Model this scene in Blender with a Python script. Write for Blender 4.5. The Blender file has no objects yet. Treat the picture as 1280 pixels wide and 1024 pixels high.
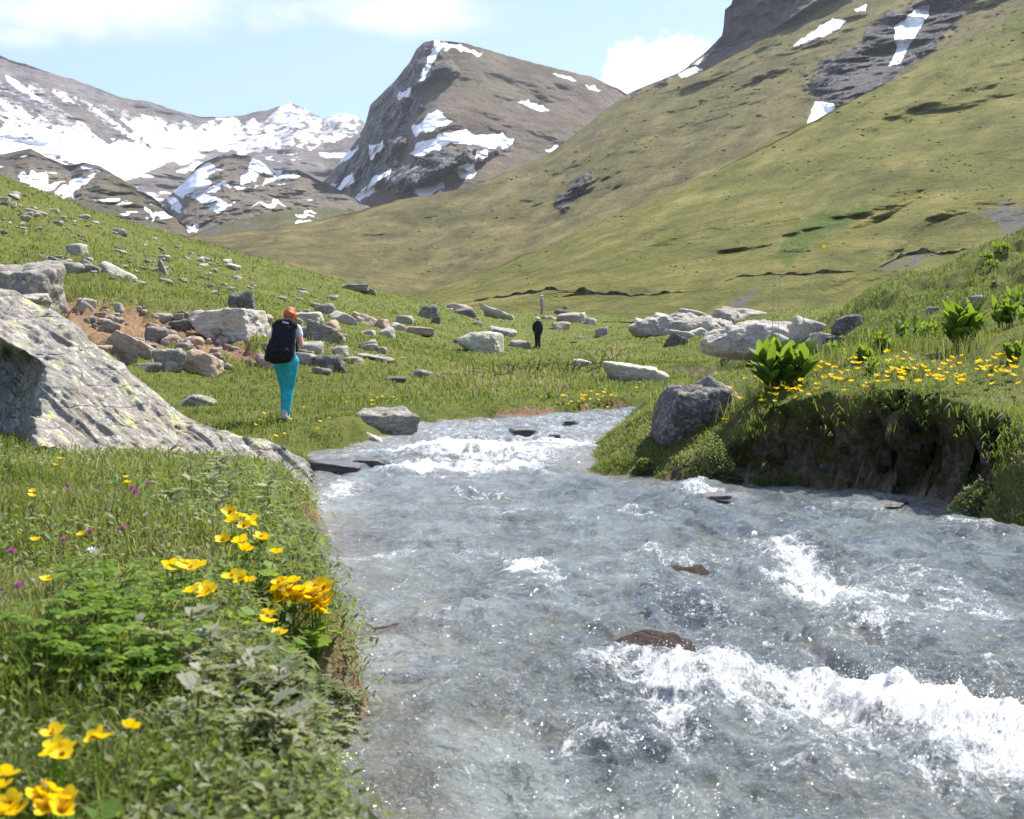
import bpy, bmesh, math, random
import numpy as np
from mathutils import Vector, Matrix
R = math.radians
random.seed(7)
scene = bpy.context.scene
COL = scene.collection

# ------------------------------------------------------------------ camera, world, sun, exposure
F = 1545.0                       # focal length in pixels of a 1280 px wide picture
CAMZ = 1.30
PITCH = math.atan(72.0 / F)
cam_d = bpy.data.cameras.new('camera'); cam = bpy.data.objects.new('camera', cam_d); COL.objects.link(cam)
cam_d.sensor_width = 22.3; cam_d.lens = 22.3 * F / 1280.0
cam.location = (0, 0, CAMZ); cam.rotation_euler = (R(90) - PITCH, 0, 0)
cam_d.clip_start = 0.05; cam_d.clip_end = 12000
cam_d.dof.use_dof = True; cam_d.dof.focus_distance = 15.0; cam_d.dof.aperture_fstop = 5.0
scene.camera = cam
scene.render.resolution_x, scene.render.resolution_y = 1024, 819

SUN_AZ, SUN_EL = 44.0, 54.0      # azimuth to the right of the view axis, elevation
w = bpy.data.worlds.new('World'); scene.world = w; w.use_nodes = True
sun_d = bpy.data.lights.new('sun', 'SUN'); sun = bpy.data.objects.new('sun', sun_d); COL.objects.link(sun)
sun_d.energy = 4.8; sun_d.angle = R(0.5); sun_d.color = (1.0, 0.955, 0.88)
sdir = Vector((math.sin(R(SUN_AZ)) * math.cos(R(SUN_EL)), math.cos(R(SUN_AZ)) * math.cos(R(SUN_EL)), math.sin(R(SUN_EL))))
sun.rotation_euler = (-sdir).to_track_quat('-Z', 'Y').to_euler()
vs = scene.view_settings
vs.view_transform = 'Standard'; vs.look = 'None'; vs.gamma = 1; vs.use_curve_mapping = False
vs.exposure = 1.05
SKY_STRENGTH = 0.095
cy = scene.cycles
cy.max_bounces = 8; cy.diffuse_bounces = 3; cy.glossy_bounces = 3; cy.transmission_bounces = 4; cy.transparent_max_bounces = 8
cy.use_denoising = True; cy.sample_clamp_indirect = 8; cy.caustics_reflective = False; cy.caustics_refractive = False

# ------------------------------------------------------------------ picture <-> space
sp_, cp_ = math.sin(PITCH), math.cos(PITCH)
def at(px, py, Y):
    """points at forward distance Y (metres) seen at picture position px, py"""
    px = np.asarray(px, float); py = np.asarray(py, float); Y = np.asarray(Y, float)
    cx = (px - 640) / F; c = (512 - py) / F
    dy = cp_ + c * sp_; dz = -sp_ + c * cp_
    k = Y / dy
    return np.stack([cx * k, Y + 0 * k, CAMZ + dz * k], -1)
def proj(P):
    P = np.asarray(P, float)
    x = P[..., 0]; y = P[..., 1]; z = P[..., 2] - CAMZ
    f = y * cp_ - z * sp_; u = y * sp_ + z * cp_
    f = np.where(np.abs(f) < 1e-3, 1e-3, f)
    return 640 + F * x / f, 512 - F * u / f

# ------------------------------------------------------------------ numpy noise
_rng = np.random.RandomState(11)
_perm = np.tile(_rng.permutation(256), 3)
_g3 = _rng.normal(size=(256, 3)); _g3 /= np.linalg.norm(_g3, axis=1)[:, None]
def pn(x, y, z=0.0):
    x = np.asarray(x, float); y = np.asarray(y, float); z = np.asarray(z, float) + 0 * x
    xi = np.floor(x).astype(int); yi = np.floor(y).astype(int); zi = np.floor(z).astype(int)
    xf = x - xi; yf = y - yi; zf = z - zi
    xi &= 255; yi &= 255; zi &= 255
    fu = lambda t: t * t * t * (t * (t * 6 - 15) + 10)
    u, v, ww = fu(xf), fu(yf), fu(zf)
    def gr(a, b, c):
        h = _perm[_perm[_perm[xi + a] + yi + b] + zi + c]
        g = _g3[h]
        return g[..., 0] * (xf - a) + g[..., 1] * (yf - b) + g[..., 2] * (zf - c)
    lerp = lambda t, a, b: a + t * (b - a)
    x00 = lerp(u, gr(0, 0, 0), gr(1, 0, 0)); x10 = lerp(u, gr(0, 1, 0), gr(1, 1, 0))
    x01 = lerp(u, gr(0, 0, 1), gr(1, 0, 1)); x11 = lerp(u, gr(0, 1, 1), gr(1, 1, 1))
    return 1.5 * lerp(ww, lerp(v, x00, x10), lerp(v, x01, x11))
def fbm(x, y, z=0.0, oct=4, gain=0.5, lac=2.03):
    s = 0; a = 1.0; f = 1.0
    for i in range(oct):
        s = s + a * pn(x * f + 17.3 * i, y * f - 9.1 * i, np.asarray(z) * f + 3.7 * i); a *= gain; f *= lac
    return s
def ridged(x, y, z=0.0, oct=4, gain=0.5, lac=2.1):
    s = 0; a = 1.0; f = 1.0
    for i in range(oct):
        s = s + a * (1 - 2 * np.abs(pn(x * f + 31.7 * i, y * f + 5.1 * i, np.asarray(z) * f - 8.7 * i))); a *= gain; f *= lac
    return s
def sstep(a, b, x):
    t = np.clip((x - a) / (b - a), 0, 1); return t * t * (3 - 2 * t)
def dist_poly(px, py, pts, closed=True):
    """distance to a polyline, plus inside test when closed"""
    px = np.asarray(px, float); py = np.asarray(py, float)
    pts = np.asarray(pts, float); n = len(pts)
    d2 = np.full(px.shape, 1e18); ins = np.zeros(px.shape, bool)
    for i in range(n if closed else n - 1):
        ax, ay = pts[i]; bx, by = pts[(i + 1) % n]
        ex, ey = bx - ax, by - ay
        t = np.clip(((px - ax) * ex + (py - ay) * ey) / (ex * ex + ey * ey + 1e-12), 0, 1)
        d2 = np.minimum(d2, (px - ax - t * ex) ** 2 + (py - ay - t * ey) ** 2)
        if closed:
            c = ((ay > py) != (by > py)) & (px < (bx - ax) * (py - ay) / ((by - ay) if by != ay else 1e-9) + ax)
            ins ^= c
    return np.sqrt(d2), ins
def mask_poly(px, py, polys, soft=2.0, warp=4.0, wf=0.06, seed=0.0):
    wx = px + warp * fbm(px * wf, py * wf, seed + .3, 3); wy = py + warp * fbm(px * wf, py * wf, seed + 7.3, 3)
    m = np.zeros(px.shape)
    for p in polys:
        p = np.asarray(p, float); lo = p.min(0) - 15; hi = p.max(0) + 15
        s = (wx > lo[0]) & (wx < hi[0]) & (wy > lo[1]) & (wy < hi[1])
        if not s.any(): continue
        d, i = dist_poly(wx[s], wy[s], p)
        sd = np.where(i, d, -d)
        m[s] = np.maximum(m[s], sstep(-soft, soft, sd))
    return m

# ------------------------------------------------------------------ mesh helpers
def mesh_np(name, verts, faces, attrs=None, smooth=True, uv=None):
    """faces: (n,3) or (n,4) int array"""
    verts = np.ascontiguousarray(verts, np.float32); faces = np.ascontiguousarray(faces, np.int32)
    me = bpy.data.meshes.new(name)
    nf, k = faces.shape
    me.vertices.add(len(verts)); me.vertices.foreach_set('co', verts.ravel())
    me.loops.add(nf * k); me.loops.foreach_set('vertex_index', faces.ravel())
    me.polygons.add(nf); me.polygons.foreach_set('loop_start', np.arange(0, nf * k, k, dtype=np.int32))
    me.polygons.foreach_set('loop_total', np.full(nf, k, np.int32))
    if smooth: me.polygons.foreach_set('use_smooth', np.ones(nf, bool))
    for an, av in (attrs or {}).items():
        a = me.attributes.new(an, 'FLOAT', 'POINT'); a.data.foreach_set('value', np.ascontiguousarray(av, np.float32).ravel())
    if uv is not None:
        l = me.uv_layers.new(name='grid'); l.data.foreach_set('uv', np.ascontiguousarray(uv[faces.ravel()], np.float32).ravel())
    me.update(calc_edges=True); me.validate()
    return me
def grid_faces(nr, nc):
    i = np.arange(nr * nc).reshape(nr, nc)
    return np.stack([i[:-1, :-1], i[:-1, 1:], i[1:, 1:], i[1:, :-1]], -1).reshape(-1, 4)
def link(name, me, mat=None, parent=None):
    o = bpy.data.objects.new(name, me); COL.objects.link(o)
    if mat is not None and me is not None:
        if len(me.materials) == 0: me.materials.append(mat)
    if parent is not None: o.parent = parent
    return o
def empty(name, loc=(0, 0, 0)):
    o = bpy.data.objects.new(name, None); COL.objects.link(o); o.location = loc; o.empty_display_size = .1
    return o
def tag(o, label=None, cat=None, group=None, kind=None):
    if label: o['label'] = label
    if cat: o['category'] = cat
    if group: o['group'] = group
    if kind: o['kind'] = kind
    return o
def copy_tree(o, parent=None):
    c = o.copy(); COL.objects.link(c)
    if parent is not None: c.parent = parent
    for ch in list(o.children): copy_tree(ch, c)
    return c

# ------------------------------------------------------------------ materials
class NB:
    def __init__(s, name):
        s.m = bpy.data.materials.new(name); s.m.use_nodes = True
        s.t = s.m.node_tree; s.t.nodes.clear()
        s.out = s.t.nodes.new('ShaderNodeOutputMaterial')
    def new(s, t, **kw):
        n = s.t.nodes.new(t)
        for k, v in kw.items(): setattr(n, k, v)
        return n
    def put(s, sock, v):
        if v is None: return
        if isinstance(v, bpy.types.NodeSocket): s.t.links.new(v, sock)
        elif isinstance(v, (tuple, list)) and len(v) == 3 and sock.type == 'RGBA': sock.default_value = (*v, 1)
        else: sock.default_value = v
    def coord(s, k='Object'): return s.new('ShaderNodeTexCoord').outputs[k]
    def geo(s, k): return s.new('ShaderNodeNewGeometry').outputs[k]
    def mapping(s, vec, scale=(1, 1, 1), rot=(0, 0, 0), loc=(0, 0, 0)):
        n = s.new('ShaderNodeMapping'); s.put(n.inputs['Vector'], vec)
        n.inputs['Scale'].default_value = scale; n.inputs['Rotation'].default_value = rot; n.inputs['Location'].default_value = loc
        return n.outputs[0]
    def noise(s, vec, scale, detail=4, rough=.55, dist=0.0):
        n = s.new('ShaderNodeTexNoise'); s.put(n.inputs['Vector'], vec); n.inputs['Scale'].default_value = scale
        n.inputs['Detail'].default_value = detail; n.inputs['Roughness'].default_value = rough; n.inputs['Distortion'].default_value = dist
        return n.outputs['Fac']
    def voronoi(s, vec, scale, feature='F1', out='Distance', rnd=1.0):
        n = s.new('ShaderNodeTexVoronoi', feature=feature); s.put(n.inputs['Vector'], vec); n.inputs['Scale'].default_value = scale
        n.inputs['Randomness'].default_value = rnd
        return n.outputs[out]
    def attr(s, name):
        n = s.new('ShaderNodeAttribute'); n.attribute_name = name; return n.outputs['Fac']
    def rnd(s): return s.new('ShaderNodeObjectInfo').outputs['Random']
    def ramp(s, fac, stops, interp='LINEAR'):
        n = s.new('ShaderNodeValToRGB'); s.put(n.inputs[0], fac); cr = n.color_ramp; cr.interpolation = interp
        while len(cr.elements) < len(stops): cr.elements.new(0.5)
        for e, (p, c) in zip(cr.elements, stops):
            e.position = p; e.color = (*c, 1) if not isinstance(c, (int, float)) else (c, c, c, 1)
        return n.outputs[0]
    def rng(s, v, a, b, c=0.0, d=1.0, smooth=True):
        n = s.new('ShaderNodeMapRange', interpolation_type='SMOOTHSTEP' if smooth else 'LINEAR'); s.put(n.inputs[0], v)
        for i, q in zip((1, 2, 3, 4), (a, b, c, d)): n.inputs[i].default_value = q
        return n.outputs[0]
    def mix(s, f, a, b, blend='MIX'):
        n = s.new('ShaderNodeMix', data_type='RGBA', blend_type=blend)
        s.put(n.inputs[0], f); s.put(n.inputs[6], a); s.put(n.inputs[7], b); return n.outputs[2]
    def mixv(s, f, a, b):
        n = s.new('ShaderNodeMix', data_type='VECTOR'); s.put(n.inputs[0], f); s.put(n.inputs[4], a); s.put(n.inputs[5], b); return n.outputs[1]
    def math(s, op, a, b=None, c=None, clamp=False):
        n = s.new('ShaderNodeMath', operation=op, use_clamp=clamp); s.put(n.inputs[0], a); s.put(n.inputs[1], b)
        if c is not None: s.put(n.inputs[2], c)
        return n.outputs[0]
    def bump(s, h, strength=.5, dist=.05, normal=None):
        n = s.new('ShaderNodeBump'); s.put(n.inputs['Height'], h); n.inputs['Strength'].default_value = strength
        n.inputs['Distance'].default_value = dist; s.put(n.inputs['Normal'], normal); return n.outputs[0]
    def bsdf(s, color, rough=.8, normal=None, spec=.3, **kw):
        n = s.new('ShaderNodeBsdfPrincipled'); s.put(n.inputs['Base Color'], color); s.put(n.inputs['Roughness'], rough)
        s.put(n.inputs['Normal'], normal); s.put(n.inputs['Specular IOR Level'], spec)
        for k, v in kw.items(): s.put(n.inputs[k], v)
        return n.outputs[0]
    def mixsh(s, f, a, b):
        n = s.new('ShaderNodeMixShader'); s.put(n.inputs[0], f); s.t.links.new(a, n.inputs[1]); s.t.links.new(b, n.inputs[2]); return n.outputs[0]
    def done(s, sh): s.t.links.new(sh, s.out.inputs[0]); return s.m

def simple(name, col, rough=.8, var=.15, scale=20, spec=.3, bump=.0):
    b = NB(name); c = b.coord()
    n = b.noise(c, scale, 4)
    lo = tuple(x * (1 - var) for x in col); hi = tuple(min(1, x * (1 + var)) for x in col)
    return b.done(b.bsdf(b.ramp(n, [(.3, lo), (.7, hi)]), rough, b.bump(n, bump, .01) if bump else None, spec))

def leaf_mat(name, stops, attr='col', trans=.35, rough=.55, tcol=1.3, tc=None):
    b = NB(name)
    c = b.ramp(b.attr(attr), stops)
    p = b.bsdf(c, rough, None, .25)
    t = b.new('ShaderNodeBsdfTranslucent'); b.put(t.inputs[0], b.mix(.5, c, tc or (0.16 * tcol, 0.22 * tcol, 0.02)))
    return b.done(b.mixsh(trans, p, t.outputs[0]))

def rock_mat(name, base, dark, pale, lichen=0.0, scale=1.0, wet=False, rust=0.0, wob=0.25):
    """weathered alpine stone; every object gets its own slight tint"""
    b = NB(name)
    g = b.new('ShaderNodeTexCoord').outputs['Object']
    off = b.new('ShaderNodeVectorMath', operation='ADD'); b.put(off.inputs[0], g)
    sc_ = b.math('MULTIPLY', b.rnd(), 37.0); cmb = b.new('ShaderNodeCombineXYZ')
    for i in range(3): b.put(cmb.inputs[i], sc_)
    b.put(off.inputs[1], cmb.outputs[0]); c = off.outputs[0]
    wn = b.new('ShaderNodeTexNoise'); b.put(wn.inputs['Vector'], c); wn.inputs['Scale'].default_value = 3 * scale; wn.inputs['Detail'].default_value = 5
    wv_ = b.mix(.16, c, wn.outputs['Color'])
    n1 = b.noise(c, 1.6 * scale, 8, .65); n2 = b.noise(c, 9 * scale, 8, .7); n3 = b.noise(c, 45 * scale, 5, .7)
    vz = b.voronoi(b.mapping(wv_, (1, .7, 3.4), (R(20), R(35), 0)), 1.7 * scale, 'DISTANCE_TO_EDGE')
    col = b.ramp(b.math('ADD', b.math('MULTIPLY', n1, .5), b.math('MULTIPLY', n2, .5)), [(.3, dark), (.47, base), (.64, pale)])
    col = b.mix(b.math('MULTIPLY', b.rng(n3, .52, .7), .55), col, tuple(x * .45 for x in dark))
    col = b.mix(b.math('MULTIPLY', b.rng(vz, .03, .0), .35), col, tuple(x * .4 for x in dark))
    if rust:
        col = b.mix(b.math('MULTIPLY', b.rng(b.noise(c, 2.3 * scale, 4), .42, .62), rust), col, (.42, .22, .11))
    if lichen:
        l1 = b.rng(b.noise(c, 4.5 * scale, 7, .72), .54, .6)
        col = b.mix(b.math('MULTIPLY', l1, lichen), col, (.50, .49, .22))
        l2 = b.rng(b.noise(c, 11 * scale, 6, .7), .56, .62)
        col = b.mix(b.math('MULTIPLY', l2, lichen), col, (.62, .61, .55))
        l3 = b.rng(b.noise(c, 17 * scale, 5, .7), .6, .64)
        col = b.mix(b.math('MULTIPLY', l3, lichen), col, (.07, .065, .055))
    v = b.math('MULTIPLY_ADD', b.rnd(), wob, 1 - wob * .5)
    hsv = b.new('ShaderNodeHueSaturation'); b.put(hsv.inputs['Color'], col); b.put(hsv.inputs['Value'], v)
    hgt = b.math('ADD', b.math('MULTIPLY', n2, .7), b.math('MULTIPLY', n3, .35))
    hgt = b.math('ADD', hgt, b.math('MULTIPLY', b.rng(vz, 0, .06), .25))
    return b.done(b.bsdf(hsv.outputs[0], .34 if wet else .88, b.bump(hgt, .55 if wet else .9, .06 / scale), .5 if wet else .2))

# ------------------------------------------------------------------ sky with clouds
nt = w.node_tree; nt.nodes.clear()
class WB(NB):
    def __init__(s): s.t = nt
wb = WB()
sky = wb.new('ShaderNodeTexSky', sky_type='NISHITA'); sky.sun_disc = False
sky.sun_elevation = R(SUN_EL); sky.sun_rotation = R(SUN_AZ); sky.altitude = 2300; sky.air_density = 1.0; sky.dust_density = 1.2; sky.ozone_density = 1.0
gen = wb.coord('Generated')
sep = wb.new('ShaderNodeSeparateXYZ'); wb.put(sep.inputs[0], gen)
azi = wb.math('ARCTAN2', sep.outputs[0], sep.outputs[1])
ele = wb.math('ARCSINE', sep.outputs[2])
comb = wb.new('ShaderNodeCombineXYZ'); wb.put(comb.inputs[0], azi); wb.put(comb.inputs[1], ele)
wisp = wb.noise(wb.mapping(comb.outputs[0], (1, 2.2, 1)), 9.0, 9, .62, .6)
puff = wb.noise(wb.mapping(comb.outputs[0], (1, 1.2, 1)), 52.0, 9, .66, .15)
def ang(px, py): return math.atan((px - 640) / F), math.atan((512 - py) / F) - PITCH
cl = None
for (px, py, rx, ry, k, nz, amt) in ((110, 12, 230, 62, .9, wisp, 1.9), (40, 0, 150, 40, .9, wisp, 1.2), (345, 22, 60, 34, .55, wisp, 1.8), (520, 16, 160, 34, .75, wisp, 1.8), (10, 75, 80, 18, .5, wisp, 1.8),
                                     (792, 90, 44, 38, 1.0, puff, 2.6), (845, 78, 50, 34, 1.0, puff, 2.6), (830, 105, 84, 30, 1.1, puff, 2.2), (-400, -150, 500, 120, .7, wisp, 1.6), (1700, -200, 500, 120, .7, wisp, 1.6),
                                     (400, -420, 500, 120, .6, wisp, 1.6)):
    a0, e0 = ang(px, py)
    dx = wb.math('MULTIPLY', wb.math('SUBTRACT', azi, a0), F / rx); dy = wb.math('MULTIPLY', wb.math('SUBTRACT', ele, e0), F / ry)
    d2 = wb.math('ADD', wb.math('MULTIPLY', dx, dx), wb.math('MULTIPLY', dy, dy))
    q = wb.math('SUBTRACT', k, wb.math('MULTIPLY', d2, k * .9))
    q = wb.math('ADD', q, wb.math('MULTIPLY', wb.math('SUBTRACT', nz, .5), amt))
    q = wb.rng(q, .0, 1.15 if nz is wisp else .62)
    cl = q if cl is None else wb.math('MAXIMUM', cl, q)
skyc = wb.mix(.40, sky.outputs[0], (3.5, 4.7, 8.0))
skyc = wb.mix(wb.math('MULTIPLY', cl, .92), skyc, (6.4, 6.2, 6.6))
bg = wb.new('ShaderNodeBackground'); wb.put(bg.inputs[0], skyc); bg.inputs[1].default_value = SKY_STRENGTH
wo = wb.new('ShaderNodeOutputWorld'); nt.links.new(bg.outputs[0], wo.inputs[0])

# ------------------------------------------------------------------ near terrain: banks, stream bed, hillside
LEFT = np.array([(.4, -3), (.2, 0), (-.08, 1.5), (-.17, 2.35), (-.27, 2.75), (-.50, 3.15), (-.68, 3.55), (-.66, 3.9), (-.50, 4.35), (-.66, 5.0), (-1.0, 6.3), (-1.43, 8.5), (-1.7, 10.5), (-1.95, 11.8), (-2.2, 12.8), (-2.3, 14.3),
                 (-2.0, 15.4), (-1.6, 16.4), (-1.28, 17.5), (-.47, 18.3), (.6, 19.0), (1.5, 19.6), (3, 20.6), (4.0, 22.5), (4.2, 26), (3.8, 33)])
RIGHT = np.array([(10, -3), (8, 1), (6.2, 4), (4.6, 7), (3.95, 8.6), (3.6, 9.5), (3.72, 10.1), (3.42, 11.2), (2.95, 11.7), (2.35, 12.1), (1.62, 12.35), (.98, 13.1), (.78, 13.6), (.98, 15), (1.5, 16.8), (2.6, 17.8),
                  (4.2, 18.8), (5.6, 20.5), (6.2, 23), (6.2, 27), (5.5, 33)])
POLY = np.concatenate([LEFT, RIGHT[::-1]])
def zwater(y): return np.interp(y, [-5, 12.6, 15, 17, 19.5, 26, 33], [0, 0, .10, .24, .38, .58, .8])
CP = [tuple(at(*p)) for p in [
    (357, 527, 19), (250, 492, 20), (300, 450, 23), (200, 410, 24.5), (100, 385, 24), (0, 372, 24), (-200, 360, 24), (60, 352, 29), (0, 305, 34), (120, 345, 31), (200, 362, 31), (280, 385, 29), (330, 400, 30),
    (0, 222, 50), (100, 258, 55), (200, 290, 60), (300, 318, 66), (400, 347, 74), (500, 372, 82), (-150, 160, 48), (-300, 90, 46),
    (0, 262, 41), (150, 305, 46), (300, 350, 48), (430, 385, 50), (550, 402, 58), (400, 420, 34), (420, 455, 26), (500, 440, 33), (520, 490, 23), (450, 505, 20.5), (340, 540, 17.2), (600, 440, 45), (672, 437, 66), (640, 470, 32),
    (640, 508, 21.5), (560, 512, 20.6), (700, 485, 28), (800, 476, 30), (680, 393, 112), (740, 398, 100), (600, 388, 105), (760, 430, 60), (850, 436, 50), (960, 440, 46), (1060, 430, 42), (850, 400, 90), (980, 392, 75),
    (1150, 497, 10.7), (960, 505, 12.4), (925, 540, 12.4), (1255, 512, 10.2), (1290, 480, 11), (1100, 472, 12.5), (980, 487, 13), (1200, 452, 13.2), (1280, 402, 16), (1150, 432, 16), (1040, 445, 16), (900, 498, 13.8),
    (850, 512, 14.3), (800, 516, 14.7), (775, 540, 14.3), (1330, 400, 14), (1450, 420, 12), (1300, 540, 9.6), (1450, 520, 8.5), (1070, 412, 26), (1130, 350, 29), (1200, 322, 30), (1280, 300, 31), (1400, 262, 31), (1100, 428, 21), (1280, 352, 25),
    (1200, 388, 22.5), (1200, 345, 34), (1400, 300, 40),
    ]]
for p in [(-.3, .3, .55), (-1, 1.5, .56), (-.7, 2.5, .5), (-1.6, 3, .62), (-.8, 3.8, .5), (-2, 5, .68), (-1.2, 5.5, .5), (-1.35, 7, .46), (-2.5, 7, .60), (-3.5, 8, .60), (-2.0, 9, .40), (-4, 10, .50), (-3, 11.5, .35), (-2.6, 13, .3),
          (-3, -2, .6), (-8, 6, .85), (-8, 12, .9), (-12, 18, 1.9), (2, -2.5, .6), (11, 1, .8), (8, 6, .9), (12, 10, 1.6), (14, 18, 3.0), (20, 30, 6.5), (-15, 24, 3.2), (-2.6, 14.6, .3), (-2.4, 16.4, .42),
          (-30, 80, 6.2), (-40, 95, 4.5), (-12, 120, 4.5), (-60, 120, 2), (0, 160, 6), (60, 160, 6), (-60, 160, 2), (40, 80, 6), (30, 50, 4.5), (-30, 30, 10), (-20, 12, 3.5), (60, 60, 12)]:
    CP.append(p)
CP = np.array(CP)
def _ab(x, y):
    return np.stack([x / (y + 3) * 3.2, np.log(np.maximum(y + 3, .3)) * 1.6], -1)
_cA = _ab(CP[:, 0], CP[:, 1])
def _ker(r): return np.where(r > 0, r * r * np.log(r + 1e-12), 0)
_n = len(CP); _K = np.zeros((_n + 3, _n + 3))
_K[:_n, :_n] = _ker(np.linalg.norm(_cA[:, None] - _cA[None], axis=2)) + np.eye(_n) * 2e-3
_K[:_n, _n] = 1; _K[:_n, _n + 1:] = _cA; _K[_n, :_n] = 1; _K[_n + 1:, :_n] = _cA.T
_b = np.concatenate([(CP[:, 2]) / (CP[:, 1] + 8), np.zeros(3)])
_sol = np.linalg.solve(_K, _b)
def base_h(x, y):
    q = _ab(x, y); out = _sol[_n] + q @ _sol[_n + 1:]
    for i in range(_n):
        r2 = (q[..., 0] - _cA[i, 0]) ** 2 + (q[..., 1] - _cA[i, 1]) ** 2
        out = out + _sol[i] * .5 * r2 * np.log(r2 + 1e-12)
    return out * (y + 8)
def stream_d(x, y):
    """signed distance to the water's edge (positive on land) and 1 where the nearest bank is the right one"""
    dl, _ = dist_poly(x, y, LEFT, False); dr, _ = dist_poly(x, y, RIGHT, False)
    _, ins = dist_poly(x, y, POLY)
    d = np.minimum(dl, dr)
    return np.where(ins, -d, d), (dr < dl)
def wall_w(x, y, right):
    wl = np.interp(y, [0, 3, 8, 11, 14, 16, 18, 20, 24], [.22, .22, .3, .5, .8, .6, .5, .5, .8]) * (1 + .4 * pn(x * 2.1, y * 2.1, 4.4))
    wr = np.interp(y, [4, 8.4, 9.3, 9.9, 10.3, 11.3, 11.75, 12.1, 12.4, 12.7, 13.3, 14.5, 17, 20], [.5, .9, .95, .3, .16, .18, .34, .18, .3, .75, .95, .9, .6, .6]) * (1 + .15 * pn(x * 2.1, y * 2.1, 4.4))
    return np.where(right, wr, wl)
def ground_raw(x, y):
    """height and wall parameter"""
    x = np.asarray(x, float); y = np.asarray(y, float)
    g = base_h(x, y)
    far = sstep(6, 40, y)
    g = g + (.03 + .16 * far) * fbm(x * .9 / (1 + 2.2 * far), y * .9 / (1 + 2.2 * far), 2.2, 4) + .022 * fbm(x * 4.3, y * 4.3, 8.8, 3) * (1 + 2 * far)
    kn = sstep(6.2, 8.5, x) * sstep(17.5, 20, y) * sstep(44, 34, y)
    g = g + kn * (.30 * (ridged(x * .42, y * .30, 3.3, 4) - .8) + .12 * fbm(x * 1.4, y * 1.4, 1.9, 3))
    zw = zwater(y)
    d, rt = stream_d(x, y)
    d = d + (np.where(rt, .10, .17) * fbm(x * 1.7, y * 1.7, 5.5, 3) + np.where(rt, .16 * fbm(x * 1.3, y * 1.3, 2.5, 2) + .06 * fbm(x * 5, y * 5, 1.5, 3), 0)) * sstep(-1, .3, d)
    g = np.maximum(g, zw + .16 + .05 * pn(x * 2, y * 2, 1.1))
    ww = wall_w(x, y, rt)
    t = np.clip(d / ww, 0, 1)
    prof = np.where(rt & (ww < .45), t ** .45, 1 - (1 - t) ** 2)
    bed = zw - .42 + .05 * fbm(x * 2.5, y * 2.5, 3.1, 3)
    land = zw - .03 + (g - zw + .03) * prof
    h = np.where(d > 0, land, zw - .03 + (bed - zw + .03) * sstep(0, -.5, d))
    return h, d, rt, t, ww
def ground_h(x, y): return ground_raw(x, y)[0]

nr, nc = 1080, 680
rows = np.exp(np.linspace(math.log(1.2), math.log(170), nr)) - 3
cols = np.concatenate([np.linspace(-.95, -.47, 60)[:-1], np.linspace(-.47, .47, nc - 118), np.linspace(.47, .95, 60)[1:]])
nc = len(cols)
GX = cols[None, :] * (rows[:, None] + 3); GY = np.repeat(rows[:, None], nc, 1)
H, Dg, RT, TT, WW = ground_raw(GX, GY)
# overhang: push the middle of the steep right wall inwards, the turf lip outwards
eps = .03
gx = (stream_d(GX + eps, GY)[0] - Dg) / eps; gy = (stream_d(GX, GY + eps)[0] - Dg) / eps
gl = np.sqrt(gx ** 2 + gy ** 2) + 1e-6
steep = RT & (WW < .45) & (Dg > 0) & (Dg < .6)
sw = np.where(steep, sstep(.45, .25, WW), 0)
hn = np.clip((H - 0) / .95, 0, 1)
push = sw * (.24 * np.sin(np.clip(hn / .8, 0, 1) * math.pi) - .13 * sstep(.72, .95, hn) * sstep(.5, .2, Dg) + .13 * fbm(GX * 2.6, GY * 2.6, H * 4, 5) + .05 * ridged(GX * 5, GY * 5, H * 9, 3))
GPX = GX + np.where(sw > 0, push * np.clip(gx / gl, -1, 1), 0); GPY = GY + np.where(sw > 0, push * np.clip(gy / gl, -1, 1), 0)
ppx, ppy = proj(np.stack([GX, GY, H], -1))
SCARP = [[(62, 360), (120, 372), (170, 378), (235, 392), (262, 398), (300, 422), (330, 432), (350, 450), (300, 448), (262, 440), (210, 430), (165, 452), (120, 425), (90, 405), (60, 385)]]
soil = mask_poly(ppx, ppy, SCARP, 6, 12, .05) * ((GY > 14) & (GY < 45))
PATCH = [[(740, 432), (790, 440), (830, 470), (760, 462)], [(560, 462), (660, 468), (740, 478), (720, 490), (600, 486), (540, 478)]]
dry = mask_poly(ppx, ppy, PATCH, 12, 14, .04) * (GY > 18)
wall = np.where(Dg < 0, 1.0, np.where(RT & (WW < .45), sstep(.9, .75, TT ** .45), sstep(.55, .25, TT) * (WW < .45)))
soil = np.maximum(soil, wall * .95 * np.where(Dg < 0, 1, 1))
bedm = sstep(.02, -.1, Dg)
# the small scarp on the hillside drops away below the turf edge
drop = mask_poly(ppx, ppy, SCARP, 10, 12, .05) * ((GY > 14) & (GY < 45))
H2 = H - .28 * drop + .10 * drop * fbm(GX * 2.5, GY * 2.5, 6.6, 4)
verts = np.stack([GPX, GPY, H2], -1).reshape(-1, 3)

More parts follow.
